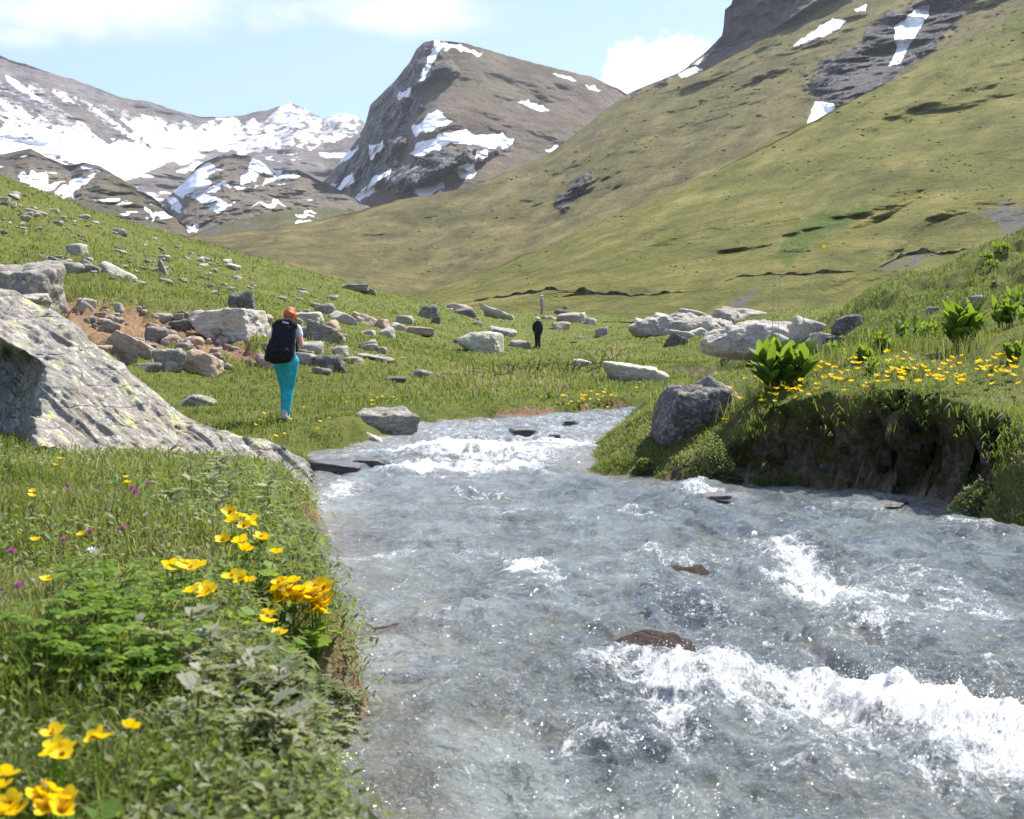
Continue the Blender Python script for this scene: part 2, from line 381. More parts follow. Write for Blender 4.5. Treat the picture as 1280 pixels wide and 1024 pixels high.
def ground_material():
    b = NB('meadow_turf'); c = b.geo('Position')
    n0 = b.noise(c, .22, 5, .6); n1 = b.noise(c, 1.3, 6, .65); n2 = b.noise(c, 14, 6, .7); n3 = b.noise(b.mapping(c, (1, 1, 1)), 60, 3, .7)
    gcol = b.ramp(b.math('ADD', b.math('MULTIPLY', n1, .5), b.math('MULTIPLY', n2, .5)), [(.34, (.045, .06, .014)), (.48, (.10, .125, .025)), (.6, (.16, .165, .042)), (.72, (.23, .205, .085))])
    gcol = b.mix(b.math('MULTIPLY', b.rng(n0, .45, .62), .45), gcol, (.15, .14, .045))
    gcol = b.mix(b.math('MULTIPLY', b.attr('dry'), .6), gcol, (.21, .175, .09))
    scol = b.ramp(b.math('ADD', b.math('MULTIPLY', n2, .6), b.math('MULTIPLY', n1, .4)), [(.34, (.10, .062, .035)), (.5, (.24, .15, .085)), (.66, (.40, .27, .17))])
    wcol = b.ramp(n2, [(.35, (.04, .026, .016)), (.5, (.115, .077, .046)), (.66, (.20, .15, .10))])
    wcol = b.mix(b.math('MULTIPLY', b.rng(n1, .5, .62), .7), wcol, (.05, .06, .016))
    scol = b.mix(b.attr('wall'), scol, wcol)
    bedv = b.voronoi(b.mapping(c, (1, 1.0, 1)), 5.5, 'F1', 'Color')
    bedd = b.voronoi(b.mapping(c, (1, 1.0, 1)), 5.5, 'F1', 'Distance')
    sepb = b.new('ShaderNodeSeparateColor'); b.put(sepb.inputs[0], bedv)
    bcol = b.ramp(sepb.outputs[0], [(.0, (.16, .125, .09)), (.35, (.36, .30, .22)), (.6, (.45, .40, .33)), (.85, (.55, .44, .29)), (1, (.68, .63, .56))])
    bcol = b.mix(b.math('MULTIPLY', b.rng(bedd, .36, .66), .6), bcol, (.10, .085, .065))
    bcol = b.mix(b.math('MULTIPLY', b.rng(n2, .35, .65), .35), bcol, (.16, .14, .10))
    sm = b.math('MULTIPLY', b.attr('soil'), b.rng(b.math('ADD', n2, b.math('MULTIPLY', b.attr('soil'), .3)), .42, .6))
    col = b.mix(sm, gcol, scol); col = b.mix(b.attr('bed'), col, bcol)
    hh = b.math('ADD', b.math('MULTIPLY', n2, .7), b.math('MULTIPLY', n3, .5))
    return b.done(b.bsdf(col, .95, b.bump(hh, .9, .06), .1))
M_TURF = ground_material()
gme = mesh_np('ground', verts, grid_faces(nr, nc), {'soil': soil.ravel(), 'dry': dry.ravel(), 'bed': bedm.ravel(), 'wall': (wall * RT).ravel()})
ground = tag(link('ground', gme, M_TURF), kind='structure')
# valley floor carrying everything out to the horizon, below all hills
fv = np.array([(-2450, 140, -1.2), (2450, 140, -1.2), (2450, 3650, -1.2), (-2450, 3650, -1.2), (-2450, -300, -1.2), (2450, -300, -1.2)])
terrain = tag(link('terrain', mesh_np('terrain', fv, np.array([(0, 1, 2, 3), (4, 5, 1, 0)]), {k: np.zeros(6) for k in ('soil', 'dry', 'bed', 'wall')}), M_TURF), kind='structure')

from mathutils.bvhtree import BVHTree
SURF = []                                   # ray-cast surfaces: (bvh, name)
def add_surface(o):
    me = o.data; n = len(me.vertices); co = np.empty(n * 3, np.float32); me.vertices.foreach_get('co', co)
    m = len(me.polygons); lv = np.empty(len(me.loops), np.int32); me.loops.foreach_get('vertex_index', lv)
    SURF.append(BVHTree.FromPolygons(co.reshape(-1, 3).tolist(), lv.reshape(m, -1).tolist()))
def ray(px, py, surf=None):
    p = at(px, py, 1.0) - np.array([0, 0, CAMZ]); d = Vector(p).normalized(); best = None
    for b in (SURF if surf is None else [SURF[surf]]):
        h = b.ray_cast(Vector((0, 0, CAMZ)), d)
        if h[0] is not None and (best is None or h[3] < best[3]): best = h
    return (best[0], best[1]) if best else (None, None)
add_surface(ground)

# ------------------------------------------------------------------ mountains and hills
def tonp(l): return np.array(l, float)
def mountain(name, ridge, base, nx, ny, power, relief, rf, mat, masks=None, seed=0.0, x0=None, x1=None, back=True, crag=None, aniso=(1, 1), fold=None):
    """a hillside between two traced lines, each vertex with its own distance; the far side falls away behind the ridge"""
    ridge = tonp(ridge); base = tonp(base)
    x0 = ridge[0, 0] if x0 is None else x0; x1 = ridge[-1, 0] if x1 is None else x1
    px = np.linspace(x0, x1, nx)
    def it(a, k): 
        v = np.interp(px, a[:, 0], a[:, k]); kk = max(3, nx // 60) | 1
        if k == 2:
            vp = np.pad(v, kk * 4, mode='edge'); v = np.convolve(vp, np.ones(kk * 8 + 1) / (kk * 8 + 1), 'valid')
        return v
    ry = it(ridge, 1); jit = 1.6 * fbm(px * .05, px * 0 + seed, seed, 4); rd = it(ridge, 2); by = it(base, 1); bd = it(base, 2)
    t = np.linspace(0, 1, ny)[:, None]
    PX = np.repeat(px[None], ny, 0); PY = by + (ry - by) * t + jit * t ** 14
    DD = bd + (rd - bd) * t ** power
    P0 = at(PX, PY, DD)
    fr = 1.0 / rf
    env = np.sin(np.clip(t, 0, 1) * math.pi) ** .4 * .9 + .1
    rel = relief * env * (fbm(P0[..., 0] * fr * aniso[0], P0[..., 1] * fr * aniso[1] * .45, P0[..., 2] * fr * 2.0 + seed, 6, .52) + .4 * ridged(P0[..., 0] * fr * 2, P0[..., 1] * fr * .8, P0[..., 2] * fr * 3 + seed, 4, .5))
    if fold:
        q = PY + fold[2] * PX; l_ = PX - fold[2] * PY
        wq = q + fold[1] * .35 * fbm(l_ / (fold[1] * 3.0), q / (fold[1] * 2), seed, 3)
        rel = rel + fold[0] * env * (fbm(wq / fold[1], l_ / (fold[1] * 6), seed + 2, 4, .48) + .5 * ridged(wq / fold[1] * .8, l_ / (fold[1] * 5), seed, 2))
    mk = {}
    for k, f in (masks or {}).items(): mk[k] = f(PX, PY, t)
    if crag is not None and 'rock' in mk:
        cr = ridged(P0[..., 0] / crag[1], P0[..., 1] / crag[1] * .22, P0[..., 2] / crag[1] * .9 + seed, 5, .5)
        rel = rel - crag[0] * mk['rock'] * np.sin(np.clip(t, 0, 1) * math.pi) ** .3 * (cr - .3)
    P = at(PX, PY, DD + rel)
    # keep the silhouette but make the relief real
    if back:
        nb = 14; s = np.linspace(0, 1, nb + 1)[1:][:, None]
        top = P[-1]; ln = rd[None] * .35 * s; zb = np.clip(top[None, :, 2] - (top[None, :, 2] + 3) * s ** .8, -3, None)
        k = (top[None, :, 1] + ln) / top[None, :, 1]
        B = np.stack([top[None, :, 0] * k + 0 * s, top[None, :, 1] * k, zb + .03 * ln * fbm(top[None, :, 0] * k * fr, ln * fr, seed, 3)], -1)
        P = np.concatenate([P, B], 0)
        for kk in mk: mk[kk] = np.concatenate([mk[kk], np.repeat(mk[kk][-1:], nb, 0)], 0)
        ny2 = ny + nb
    else: ny2 = ny
    uv = np.stack([np.repeat((px / 1280)[None], ny2, 0), np.repeat(np.linspace(0, ny2 / ny, ny2)[:, None], nx, 1)], -1).reshape(-1, 2)
    me = mesh_np(name, P.reshape(-1, 3), grid_faces(ny2, nx), {k: v.ravel() for k, v in mk.items()}, uv=uv)
    o = tag(link(name, me, mat), kind='structure')
    return o

def hill_material(name, stops, sc, snowc=(.74, .745, .77), rock=((.045, .042, .042), (.12, .115, .11), (.24, .225, .215)), green=None, streak=None, bumpd=.5, scree=(.20, .18, .17)):
    b = NB(name); c = b.geo('Position')
    n0 = b.noise(c, .35 / sc, 5, .6); n1 = b.noise(c, 1.6 / sc, 7, .62); n2 = b.noise(c, 9 / sc, 7, .68); n3 = b.noise(c, 40 / sc, 5, .7)
    f = b.math('ADD', b.math('MULTIPLY', n1, .55), b.math('MULTIPLY', n2, .45))
    if streak:
        uvm = b.mapping(b.coord('UV'), streak[0], (0, 0, streak[1]))
        ns = b.noise(uvm, 1.0, 7, .62)
        f = b.math('ADD', b.math('MULTIPLY', f, .55), b.math('MULTIPLY', ns, .45))
    col = b.ramp(f, stops)
    if green: col = b.mix(b.math('MULTIPLY', b.rng(n0, .42, .62), green[1]), col, green[0])
    col = b.mix(b.math('MULTIPLY', b.rng(n3, .53, .66), .38), col, tuple(x * .5 for x in stops[0][1]))
    col = b.mix(b.math('MULTIPLY', b.rng(n2, .54, .66), .3), col, tuple(x * .7 for x in stops[0][1]))
    rk = b.ramp(b.math('ADD', b.math('MULTIPLY', n2, .55), b.math('MULTIPLY', n3, .45)), [(.40, rock[0]), (.5, rock[1]), (.585, rock[2])])
    rm = b.math('MULTIPLY', b.attr('rock'), b.rng(b.math('ADD', n2, b.math('MULTIPLY', b.attr('rock'), .45)), .5, .72))
    col = b.mix(rm, col, rk)
    scr = b.ramp(n3, [(.35, tuple(x * .6 for x in scree)), (.65, tuple(x * 1.2 for x in scree))])
    col = b.mix(b.attr('scree'), col, scr)
    col = b.mix(b.math('MULTIPLY', b.attr('lush'), b.rng(n2, .3, .6, .35, .9)), col, b.ramp(n2, [(.35, (.06, .11, .016)), (.65, (.13, .19, .035))]))
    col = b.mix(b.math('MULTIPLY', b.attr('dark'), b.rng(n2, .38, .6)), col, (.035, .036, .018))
    sm = b.rng(b.math('ADD', b.attr('snow'), b.math('MULTIPLY', b.math('SUBTRACT', b.math('ADD', b.math('MULTIPLY', n2, .6), b.math('MULTIPLY', n3, .4)), .5), 1.3)), .30, .72)
    sm = b.math('MULTIPLY', sm, b.rng(b.attr('snow'), .02, .15))
    hh = b.math('ADD', b.math('MULTIPLY', n2, .6), b.math('MULTIPLY', n3, .35))
    if streak: hh = b.math('ADD', hh, b.math('MULTIPLY', ns, .6))
    bp = b.new('ShaderNodeBump'); b.put(bp.inputs['Height'], hh); bp.inputs['Distance'].default_value = bumpd
    b.put(bp.inputs['Strength'], b.math('SUBTRACT', 1.0, b.math('MULTIPLY', sm, .9)))
    col = b.mix(sm, col, snowc)
    return b.done(b.bsdf(col, .95, bp.outputs[0], .1))

z0 = lambda px, py, t: np.zeros(px.shape)
# snowy range at the head of the valley
SN = [[(-150, 110), (0, 160), (20, 176), (90, 176), (150, 182), (215, 178), (240, 158), (262, 152), (300, 150), (340, 141), (366, 130), (380, 139), (402, 149), (398, 160), (430, 144), (452, 150), (446, 168), (420, 176),
       (398, 188), (350, 190), (318, 192), (262, 186), (215, 200), (170, 225), (150, 232), (135, 212), (100, 206), (60, 190), (0, 188), (-150, 180)]]
def snow_a(px, py, t):
    m = mask_poly(px, py, SN, 4, 12, .05, 1)
    lft = sstep(300, 220, px)
    band = np.interp(px, [-150, 0, 60, 120, 190, 260], [84, 88, 98, 122, 138, 150])           # snow lies below the bare crest
    uu = px * .80 + py * .60; vv_ = -px * .60 + py * .80
    sl_ = fbm(uu * .013, vv_ * .055, 4.4, 5, .55)
    fld = sstep(-6, 10, py - band) * sstep(212, 190, py + 14 * fbm(px * .02, py * .02, 1.2, 3)) * lft
    fine = fbm(px * .10 - py * .05, py * .16 + px * .05, 2.9, 4, .6)
    m = np.maximum(m, fld * sstep(-.30, .16, sl_ + .20 + .40 * fine + .010 * (py - 140)))
    m = m - .55 * sstep(.25, .6, fine) * (py < 185)
    rib = ridged(vv_ * .045, uu * .010, 3.3, 5, .55)
    m = m - .6 * sstep(.6, 1.1, rib) * lft * sstep(178, 150, py) - .5 * sstep(.75, 1.2, ridged(px * .028, py * .05, 5.5, 5)) * sstep(240, 330, px)
    lo = sstep(.18, .6, fbm(px * .016 + 4, py * .055, 9.1, 5)) * sstep(180, 196, py)
    return np.clip(np.maximum(m, lo), 0, 1)
M_RANGE = hill_material('snowy_range_rock', [(.36, (.12, .10, .09)), (.5, (.21, .18, .16)), (.62, (.32, .285, .26))], 230, bumpd=16, rock=((.06, .058, .06), (.14, .13, .13), (.25, .235, .23)))
o = mountain('mountain', [(-420, -40, 2500), (-250, 10, 2400), (-100, 42, 2300), (0, 70, 2200), (50, 87, 2200), (90, 99, 2200), (150, 121, 2250), (185, 127, 2250), (195, 131, 2250), (250, 147, 2350), (290, 147, 2350), (330, 138, 2300), (364, 129, 2250),
        (385, 139, 2250), (405, 149, 2250), (428, 141, 2200), (445, 144, 2200), (460, 157, 2200), (520, 185, 2200), (640, 220, 2300)],
        [(-420, 330, 1100), (0, 330, 1100), (300, 330, 1150), (640, 360, 1200)], 560, 300, 1.25, 85, 420, M_RANGE,
        {'snow': snow_a, 'rock': lambda px, py, t: .75 * sstep(.15, .5, fbm(px * .02, py * .02, 2, 4) + (.55 - np.abs(py - 130) / 90) * (px < 260)), 'scree': z0, 'lush': z0, 'dark': z0}, 1.7)
# peak with the broken rock face
ROCK_P = [[(452, 168), (462, 132), (490, 104), (512, 76), (526, 58), (545, 50), (552, 60), (548, 78), (568, 80), (570, 92), (540, 94), (522, 112), (526, 134), (508, 150), (505, 178), (490, 196), (500, 205), (488, 220), (470, 232),
           (440, 252), (400, 262), (398, 236), (430, 196)], [(486, 212), (520, 196), (548, 186), (590, 188), (640, 178), (640, 186), (585, 206), (560, 210), (545, 222), (520, 232), (498, 240), (484, 226)]]
SN_P = [[(545, 50), (606, 66), (596, 68), (565, 62), (552, 62), (540, 78), (534, 98), (524, 102), (530, 82), (540, 66)], [(497, 116), (515, 110), (512, 120), (498, 126)], [(516, 160), (534, 146), (544, 139), (554, 142), (568, 150), (545, 160), (520, 170)],
        [(512, 196), (522, 178), (548, 170), (584, 160), (590, 168), (625, 168), (643, 176), (640, 184), (612, 186), (590, 182), (560, 180), (540, 190)], [(596, 190), (610, 188), (604, 200), (594, 202)], [(570, 208), (594, 206), (592, 220), (578, 226), (568, 216)],
        [(424, 264), (450, 240), (470, 222), (490, 208), (486, 224), (470, 240), (440, 260)], [(392, 256), (410, 236), (442, 214), (440, 228), (410, 256)], [(646, 126), (662, 128), (686, 138), (676, 140), (656, 132)], [(692, 92), (712, 94), (720, 98), (712, 101)],
        [(728, 106), (744, 108), (753, 113), (740, 114)], [(520, 238), (552, 230), (555, 236), (530, 246), (518, 244)], [(380, 200), (430, 176), (452, 168), (440, 180), (400, 200), (378, 212)], [(376, 216), (420, 196), (450, 182), (440, 196), (400, 216), (372, 232)],
        [(462, 182), (478, 176), (474, 190), (462, 200)], [(680, 186), (700, 180), (696, 186), (682, 190)]]
M_PEAK = hill_material('peak_heath', [(.36, (.085, .064, .048)), (.5, (.175, .135, .102)), (.63, (.26, .21, .165))], 120, bumpd=9, rock=((.010, .010, .012), (.055, .052, .055), (.36, .335, .32)), green=((.12, .115, .055), .4))
o = mountain('mountain', [(330, 290, 1900), (380, 255, 1800), (415, 215, 1700), (448, 172, 1600), (456, 158, 1560), (463, 130, 1520), (478, 116, 1480), (492, 102, 1450), (512, 78, 1400), (520, 62, 1380), (530, 53, 1360), (546, 50, 1340), (580, 54, 1350), (640, 71, 1380), (700, 87, 1400), (740, 96, 1420),
        (765, 108, 1430), (785, 118, 1440), (830, 142, 1450), (960, 210, 1480)],
        [(330, 310, 1250), (400, 300, 1150), (480, 290, 980), (530, 285, 900), (620, 290, 900), (800, 300, 950), (960, 310, 1000)], 460, 280, 1.1, 28, 170, M_PEAK,
        {'snow': lambda px, py, t: mask_poly(px, py, SN_P, 1.6, 4, .09, 2), 'rock': lambda px, py, t: mask_poly(px, py, ROCK_P, 5, 8, .06, 3), 'scree': z0, 'lush': z0, 'dark': lambda px, py, t: .5 * sstep(.2, .6, fbm(px * .02, py * .04, 8, 4))}, 4.1, crag=(60, 70))
# rolling foothills
SN_F = [[(30, 216), (60, 216), (58, 232), (40, 236), (20, 226)], [(72, 234), (90, 226), (112, 218), (120, 220), (104, 232), (92, 246), (78, 248)], [(216, 242), (236, 216), (262, 206), (268, 212), (262, 230), (290, 232), (272, 240), (230, 246)], [(262, 258), (292, 252), (290, 260), (266, 264)],
        [(316, 256), (345, 252), (360, 258), (340, 262)], [(364, 268), (392, 264), (396, 268), (372, 274)], [(370, 280), (392, 276), (394, 280), (376, 286)], [(182, 262), (192, 264), (190, 276), (184, 274)], [(204, 248), (226, 252), (230, 266), (214, 262)], [(228, 280), (248, 278), (246, 288), (232, 290)],
        [(300, 230), (318, 200), (352, 202), (340, 214), (312, 226)], [(100, 206), (125, 216), (110, 214)], [(320, 232), (345, 218), (376, 214), (372, 220), (340, 230)]]
snow_f = lambda px, py, t: np.maximum(mask_poly(px, py, SN_F, 1.6, 7, .08, 4), .9 * sstep(.30, .55, fbm(px * .022 + 3, py * .07, 5.1, 5)) * sstep(285, 265, py))
rock_f = lambda px, py, t: .7 * sstep(.15, .5, fbm(px * .03, py * .05, 6, 4))
M_FOOT = hill_material('foothill_heath', [(.36, (.12, .094, .072)), (.5, (.20, .162, .125)), (.62, (.30, .25, .19))], 90, bumpd=7, green=((.10, .10, .04), .5))
mk_f = {'snow': snow_f, 'rock': rock_f, 'scree': z0, 'lush': z0, 'dark': z0}
mountain('hill', [(140, 300, 1300), (190, 262, 1250), (222, 236, 1200), (246, 208, 1200), (280, 191, 1200), (318, 197, 1190), (345, 214, 1180), (372, 212, 1180), (400, 226, 1150), (430, 240, 1120), (470, 262, 1080), (560, 290, 1050)],
         [(140, 330, 900), (330, 320, 850), (560, 340, 850)], 300, 180, .9, 40, 110, M_FOOT, mk_f, 2.9)
mountain('hill', [(-300, 150, 900), (-120, 190, 900), (0, 193, 900), (38, 186, 900), (62, 198, 880), (88, 208, 870), (104, 203, 860), (124, 208, 850), (160, 228, 830), (190, 246, 800), (216, 268, 780), (240, 290, 760), (300, 320, 740)],
         [(-300, 330, 560), (0, 330, 560), (300, 350, 560)], 340, 180, .9, 26, 80, M_FOOT, mk_f, 5.2)
mountain('hill', [(180, 320, 760), (232, 296, 740), (270, 282, 730), (310, 272, 720), (350, 263, 715), (400, 261, 710), (440, 263, 705), (520, 280, 700), (640, 330, 690)],
         [(180, 345, 480), (300, 345, 440), (640, 380, 430)], 260, 120, .85, 9, 80, hill_material('foothill_meadow', [(.32, (.07, .062, .032)), (.5, (.125, .115, .055)), (.66, (.17, .15, .085))], 25, bumpd=2, green=((.12, .13, .04), .5)), mk_f, 7.7)
# the long brown-green ridge on the right, its crag, then the nearer green spur
CRAG = [[(1008, 92), (1060, 62), (1110, 20), (1150, 0), (1200, -40), (1230, -20), (1200, 30), (1150, 70), (1110, 110), (1070, 138), (1040, 132), (1012, 120)], [(690, 250), (715, 235), (735, 215), (750, 205), (735, 230), (712, 262)], [(785, 110), (830, 92), (850, 90), (830, 108), (790, 122)],
        [(870, 70), (905, 60), (960, 40), (1000, 0), (960, -10), (900, 40)]]
SCREE = [[(1030, 120), (1080, 70), (1130, 20), (1165, -20), (1200, -20), (1150, 50), (1100, 100), (1062, 132)], [(868, 78), (905, 50), (960, 20), (1005, -15), (1000, 12), (930, 62), (880, 84)]]
SN_R = [[(848, 82), (870, 70), (880, 72), (874, 80), (852, 86)], [(848, 92), (870, 84), (880, 86), (860, 96), (850, 98)], [(990, 58), (1010, 44), (1040, 24), (1058, 26), (1050, 36), (1010, 52)], [(1068, 12), (1084, 6), (1082, 14), (1072, 16)]]
M_RIDGE = hill_material('ridge_heath', [(.36, (.085, .07, .03)), (.46, (.17, .142, .056)), (.54, (.245, .208, .08)), (.62, (.35, .29, .13))], 44, bumpd=6, streak=((38, 13, 1), R(-32)), rock=((.014, .013, .015), (.06, .056, .057), (.36, .34, .33)), green=((.095, .10, .03), .35))
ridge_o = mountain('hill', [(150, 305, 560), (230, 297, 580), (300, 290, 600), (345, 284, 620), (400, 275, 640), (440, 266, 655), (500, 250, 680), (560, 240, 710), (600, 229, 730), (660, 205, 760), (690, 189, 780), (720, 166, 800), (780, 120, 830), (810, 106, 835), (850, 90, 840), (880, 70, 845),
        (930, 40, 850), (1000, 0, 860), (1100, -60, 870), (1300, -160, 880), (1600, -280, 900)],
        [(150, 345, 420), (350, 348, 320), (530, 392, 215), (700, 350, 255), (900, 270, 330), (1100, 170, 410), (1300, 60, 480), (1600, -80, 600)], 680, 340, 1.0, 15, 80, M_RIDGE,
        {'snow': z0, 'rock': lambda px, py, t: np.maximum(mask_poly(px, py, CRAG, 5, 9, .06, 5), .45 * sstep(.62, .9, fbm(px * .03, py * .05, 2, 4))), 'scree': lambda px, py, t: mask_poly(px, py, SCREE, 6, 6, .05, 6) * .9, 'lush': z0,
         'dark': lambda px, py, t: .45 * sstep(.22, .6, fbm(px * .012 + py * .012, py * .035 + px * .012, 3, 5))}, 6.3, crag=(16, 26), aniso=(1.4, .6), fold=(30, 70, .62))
# dark cliff tower on the ridge
M_CLIFF = rock_mat('cliff_rock', (.10, .082, .075), (.05, .042, .04), (.15, .125, .115), 0, .06, wob=.1)
for q in ('rock',): pass
cliff = mountain('cliff', [(862, 80, 846), (880, 68, 846), (897, 50, 845), (903, 44, 843), (905, 30, 841), (905.5, 13, 839), (914, 6, 838), (918, -8, 838), (932, -22, 838), (960, -44, 840), (1000, -60, 845), (1060, -80, 850), (1110, -82, 855)],
         [(862, 84, 838), (905, 70, 826), (940, 56, 816), (1000, 14, 806), (1060, -24, 812), (1110, -70, 840)], 130, 70, .5, 5, 22, M_CLIFF, {'rock': lambda px, py, t: np.ones(px.shape)}, 3.3, crag=(7, 13))
LUSH = [[(970, 325), (990, 285), (1030, 268), (1075, 252), (1090, 262), (1050, 285), (1010, 310), (985, 330)]]
SCREE2 = [[(1225, 262), (1260, 255), (1300, 270), (1300, 300), (1255, 292)], [(1100, 334), (1150, 318), (1175, 320), (1150, 330), (1110, 338)], [(905, 392), (930, 372), (945, 358), (948, 364), (930, 384)]]
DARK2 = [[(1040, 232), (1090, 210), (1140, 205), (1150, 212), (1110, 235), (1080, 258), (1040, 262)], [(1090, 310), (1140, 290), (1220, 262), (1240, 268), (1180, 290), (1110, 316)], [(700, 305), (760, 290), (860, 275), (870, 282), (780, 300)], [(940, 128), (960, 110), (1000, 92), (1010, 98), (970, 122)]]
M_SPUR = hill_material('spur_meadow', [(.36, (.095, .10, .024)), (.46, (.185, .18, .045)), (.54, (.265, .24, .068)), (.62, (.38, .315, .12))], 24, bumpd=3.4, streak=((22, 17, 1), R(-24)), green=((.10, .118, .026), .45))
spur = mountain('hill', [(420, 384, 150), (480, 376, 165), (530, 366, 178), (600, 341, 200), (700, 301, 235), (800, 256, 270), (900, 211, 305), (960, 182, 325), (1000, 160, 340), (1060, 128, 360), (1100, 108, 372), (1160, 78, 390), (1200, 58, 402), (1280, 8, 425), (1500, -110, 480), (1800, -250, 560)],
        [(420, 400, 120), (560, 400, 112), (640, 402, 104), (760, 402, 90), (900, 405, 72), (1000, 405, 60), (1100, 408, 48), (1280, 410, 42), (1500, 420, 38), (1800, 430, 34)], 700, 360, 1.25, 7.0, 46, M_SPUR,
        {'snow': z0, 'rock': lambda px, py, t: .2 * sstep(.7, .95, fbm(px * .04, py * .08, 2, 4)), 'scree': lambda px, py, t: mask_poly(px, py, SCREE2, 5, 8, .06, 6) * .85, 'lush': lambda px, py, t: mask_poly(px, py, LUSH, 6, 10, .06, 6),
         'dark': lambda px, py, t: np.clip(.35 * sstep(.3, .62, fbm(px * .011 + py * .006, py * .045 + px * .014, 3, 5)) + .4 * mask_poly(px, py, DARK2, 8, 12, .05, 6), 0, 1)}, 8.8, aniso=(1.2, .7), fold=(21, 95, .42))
for o in (ridge_o, spur): add_surface(o)

# ------------------------------------------------------------------ the stream
def plane_xy(px, py, z=0.0):
    """where the line of sight meets the level z (used to read positions off the water)"""
    p = at(px, py, 1.0); k = (z - CAMZ) / (p[..., 2] - CAMZ)
    return p[..., 0] * k, k
def wpt(px, py):
    z = 0.0
    for i in range(6):
        x, y = plane_xy(px, py, z); z = float(zwater(y))
    return float(x), float(y)
CREST = [  # traced crest lines: points, height, half width, upstream trough
    ([(640, 868), (700, 856), (760, 834), (830, 842), (880, 868), (950, 862), (1040, 856), (1080, 884), (1120, 908), (1200, 902), (1330, 934)], .125, .13, .07),
    ([(930, 712), (970, 694), (1010, 690), (1065, 702)], .13, .16, .05), ([(610, 730), (645, 716), (668, 712), (705, 720)], .05, .15, .0), ([(480, 598), (530, 590), (590, 584), (650, 590), (700, 600)], .10, .30, .05),
    ([(530, 562), (600, 552), (680, 556), (745, 564)], .08, .35, .05), ([(515, 540), (580, 532), (650, 538)], .08, .35, .05), ([(640, 532), (700, 524), (755, 532)], .06, .35, .03), ([(770, 722), (830, 704), (900, 700), (960, 708)], .06, .22, .05),
    ([(1090, 752), (1170, 722), (1230, 712), (1290, 726)], .09, .17, .06), ([(840, 628), (880, 614), (915, 620)], .09, .22, .0), ([(1060, 634), (1100, 626), (1150, 634)], .05, .2, .0), ([(430, 700), (500, 692), (580, 700)], .04, .12, .02),
    ([(700, 808), (760, 796), (840, 800), (900, 822)], .06, .16, .0), ([(880, 742), (980, 752), (1080, 772), (1160, 800)], .05, .14, .03), ([(480, 782), (600, 770), (700, 780)], .035, .13, .02), ([(560, 930), (680, 900), (800, 930)], .04, .1, .02),
    ([(900, 985), (1050, 960), (1200, 985), (1320, 1000)], .06, .09, .03), ([(500, 880), (580, 862), (640, 872)], .03, .1, .02), ([(1000, 800), (1090, 786), (1180, 806)], .06, .13, .03), ([(1150, 668), (1210, 658), (1280, 668)], .06, .2, .03), ([(720, 655), (790, 646), (860, 654)], .06, .2, .03), ([(560, 660), (620, 652), (690, 660)], .05, .2, .03), ([(1180, 850), (1240, 838), (1320, 848)], .06, .12, .03), ([(520, 626), (590, 618), (660, 626)], .05, .2, .02), ([(390, 620), (425, 612), (450, 620)], .06, .2, .0)]
FOAM_SPARKLE = [  # px, py, rx, ry, amount; the left mid band paints sun sparkle white
    (930, 872, 60, 22, .7), (1030, 872, 60, 22, 1.0), (1100, 898, 55, 26, 1.1), (1190, 915, 75, 28, 1.2), (1270, 935, 55, 30, 1.2), (780, 850, 60, 24, .65), (850, 865, 45, 26, .6), (845, 905, 26, 34, .8), (970, 905, 40, 20, .5), (1060, 925, 50, 18, .4),
    (1005, 712, 36, 30, .8), (1030, 738, 30, 26, .6), (970, 735, 30, 20, .4), (655, 718, 34, 13, 1.0), (690, 735, 26, 12, .5), (590, 588, 90, 10, 1.0), (520, 595, 40, 6, .8), (660, 592, 40, 6, .7), (880, 622, 34, 10, .8), (425, 618, 30, 12, .8),
    (560, 550, 60, 8, .7), (640, 556, 50, 7, .9), (700, 560, 40, 6, .6), (560, 532, 40, 7, .8), (640, 527, 50, 7, .7), (720, 522, 40, 5, .7), (600, 540, 60, 6, .6), (500, 562, 40, 6, .55), (720, 545, 40, 6, .5), (1150, 755, 70, 22, .45), (1230, 760, 40, 24, .3),
    (900, 760, 60, 16, .3), (820, 740, 60, 14, .3), (560, 690, 70, 10, .45), (470, 700, 40, 8, .4), (1100, 985, 120, 22, .5), (1230, 985, 70, 24, .6), (900, 960, 90, 16, .35), (760, 920, 40, 22, .4), (1000, 810, 90, 14, .25), (1050, 640, 90, 8, .3), (620, 640, 90, 6, .25), (720, 985, 90, 14, .2), (1090, 790, 70, 12, .5), (1215, 662, 60, 7, .5), (790, 650, 60, 6, .45), (620, 656, 60, 6, .4), (1250, 845, 60, 14, .5), (590, 622, 60, 5, .45), (940, 690, 40, 12, .4), (830, 708, 70, 8, .45), (560, 775, 70, 10, .3), (1120, 720, 60, 12, .4), (640, 880, 50, 12, .3), (700, 925, 60, 12, .35), (560, 545, 70, 9, .5), (680, 548, 70, 9, .55), (620, 570, 90, 8, .5)]
nr, nc = 1150, 929
rows = np.exp(np.linspace(math.log(1.5), math.log(27), nr)); cols = np.concatenate([np.linspace(-.36, .62, 800), np.linspace(.62, 2.0, 130)[1:]])
WX = (cols[None] * (rows[:, None] + .4)).ravel(); WY = np.repeat(rows[:, None], nc, 1).ravel()
sd, srt = stream_d(WX, WY)
kf = sd < .8; fc = grid_faces(nr, nc); fc = fc[kf[fc].all(1)]
used = np.unique(fc); idx = -np.ones(WX.size, int); idx[used] = np.arange(len(used)); fc = idx[fc]
WX = WX[used]; WY = WY[used]; sd = sd[used]
near = 1 / (1 + WY * .05)
chop = .45 + .55 * sstep(-.05, -.9, sd)
wx_ = WX + .12 * fbm(WX * 1.1, WY * 1.1, 1.3, 3); wy_ = WY + .12 * fbm(WX * 1.1, WY * 1.1, 4.3, 3)
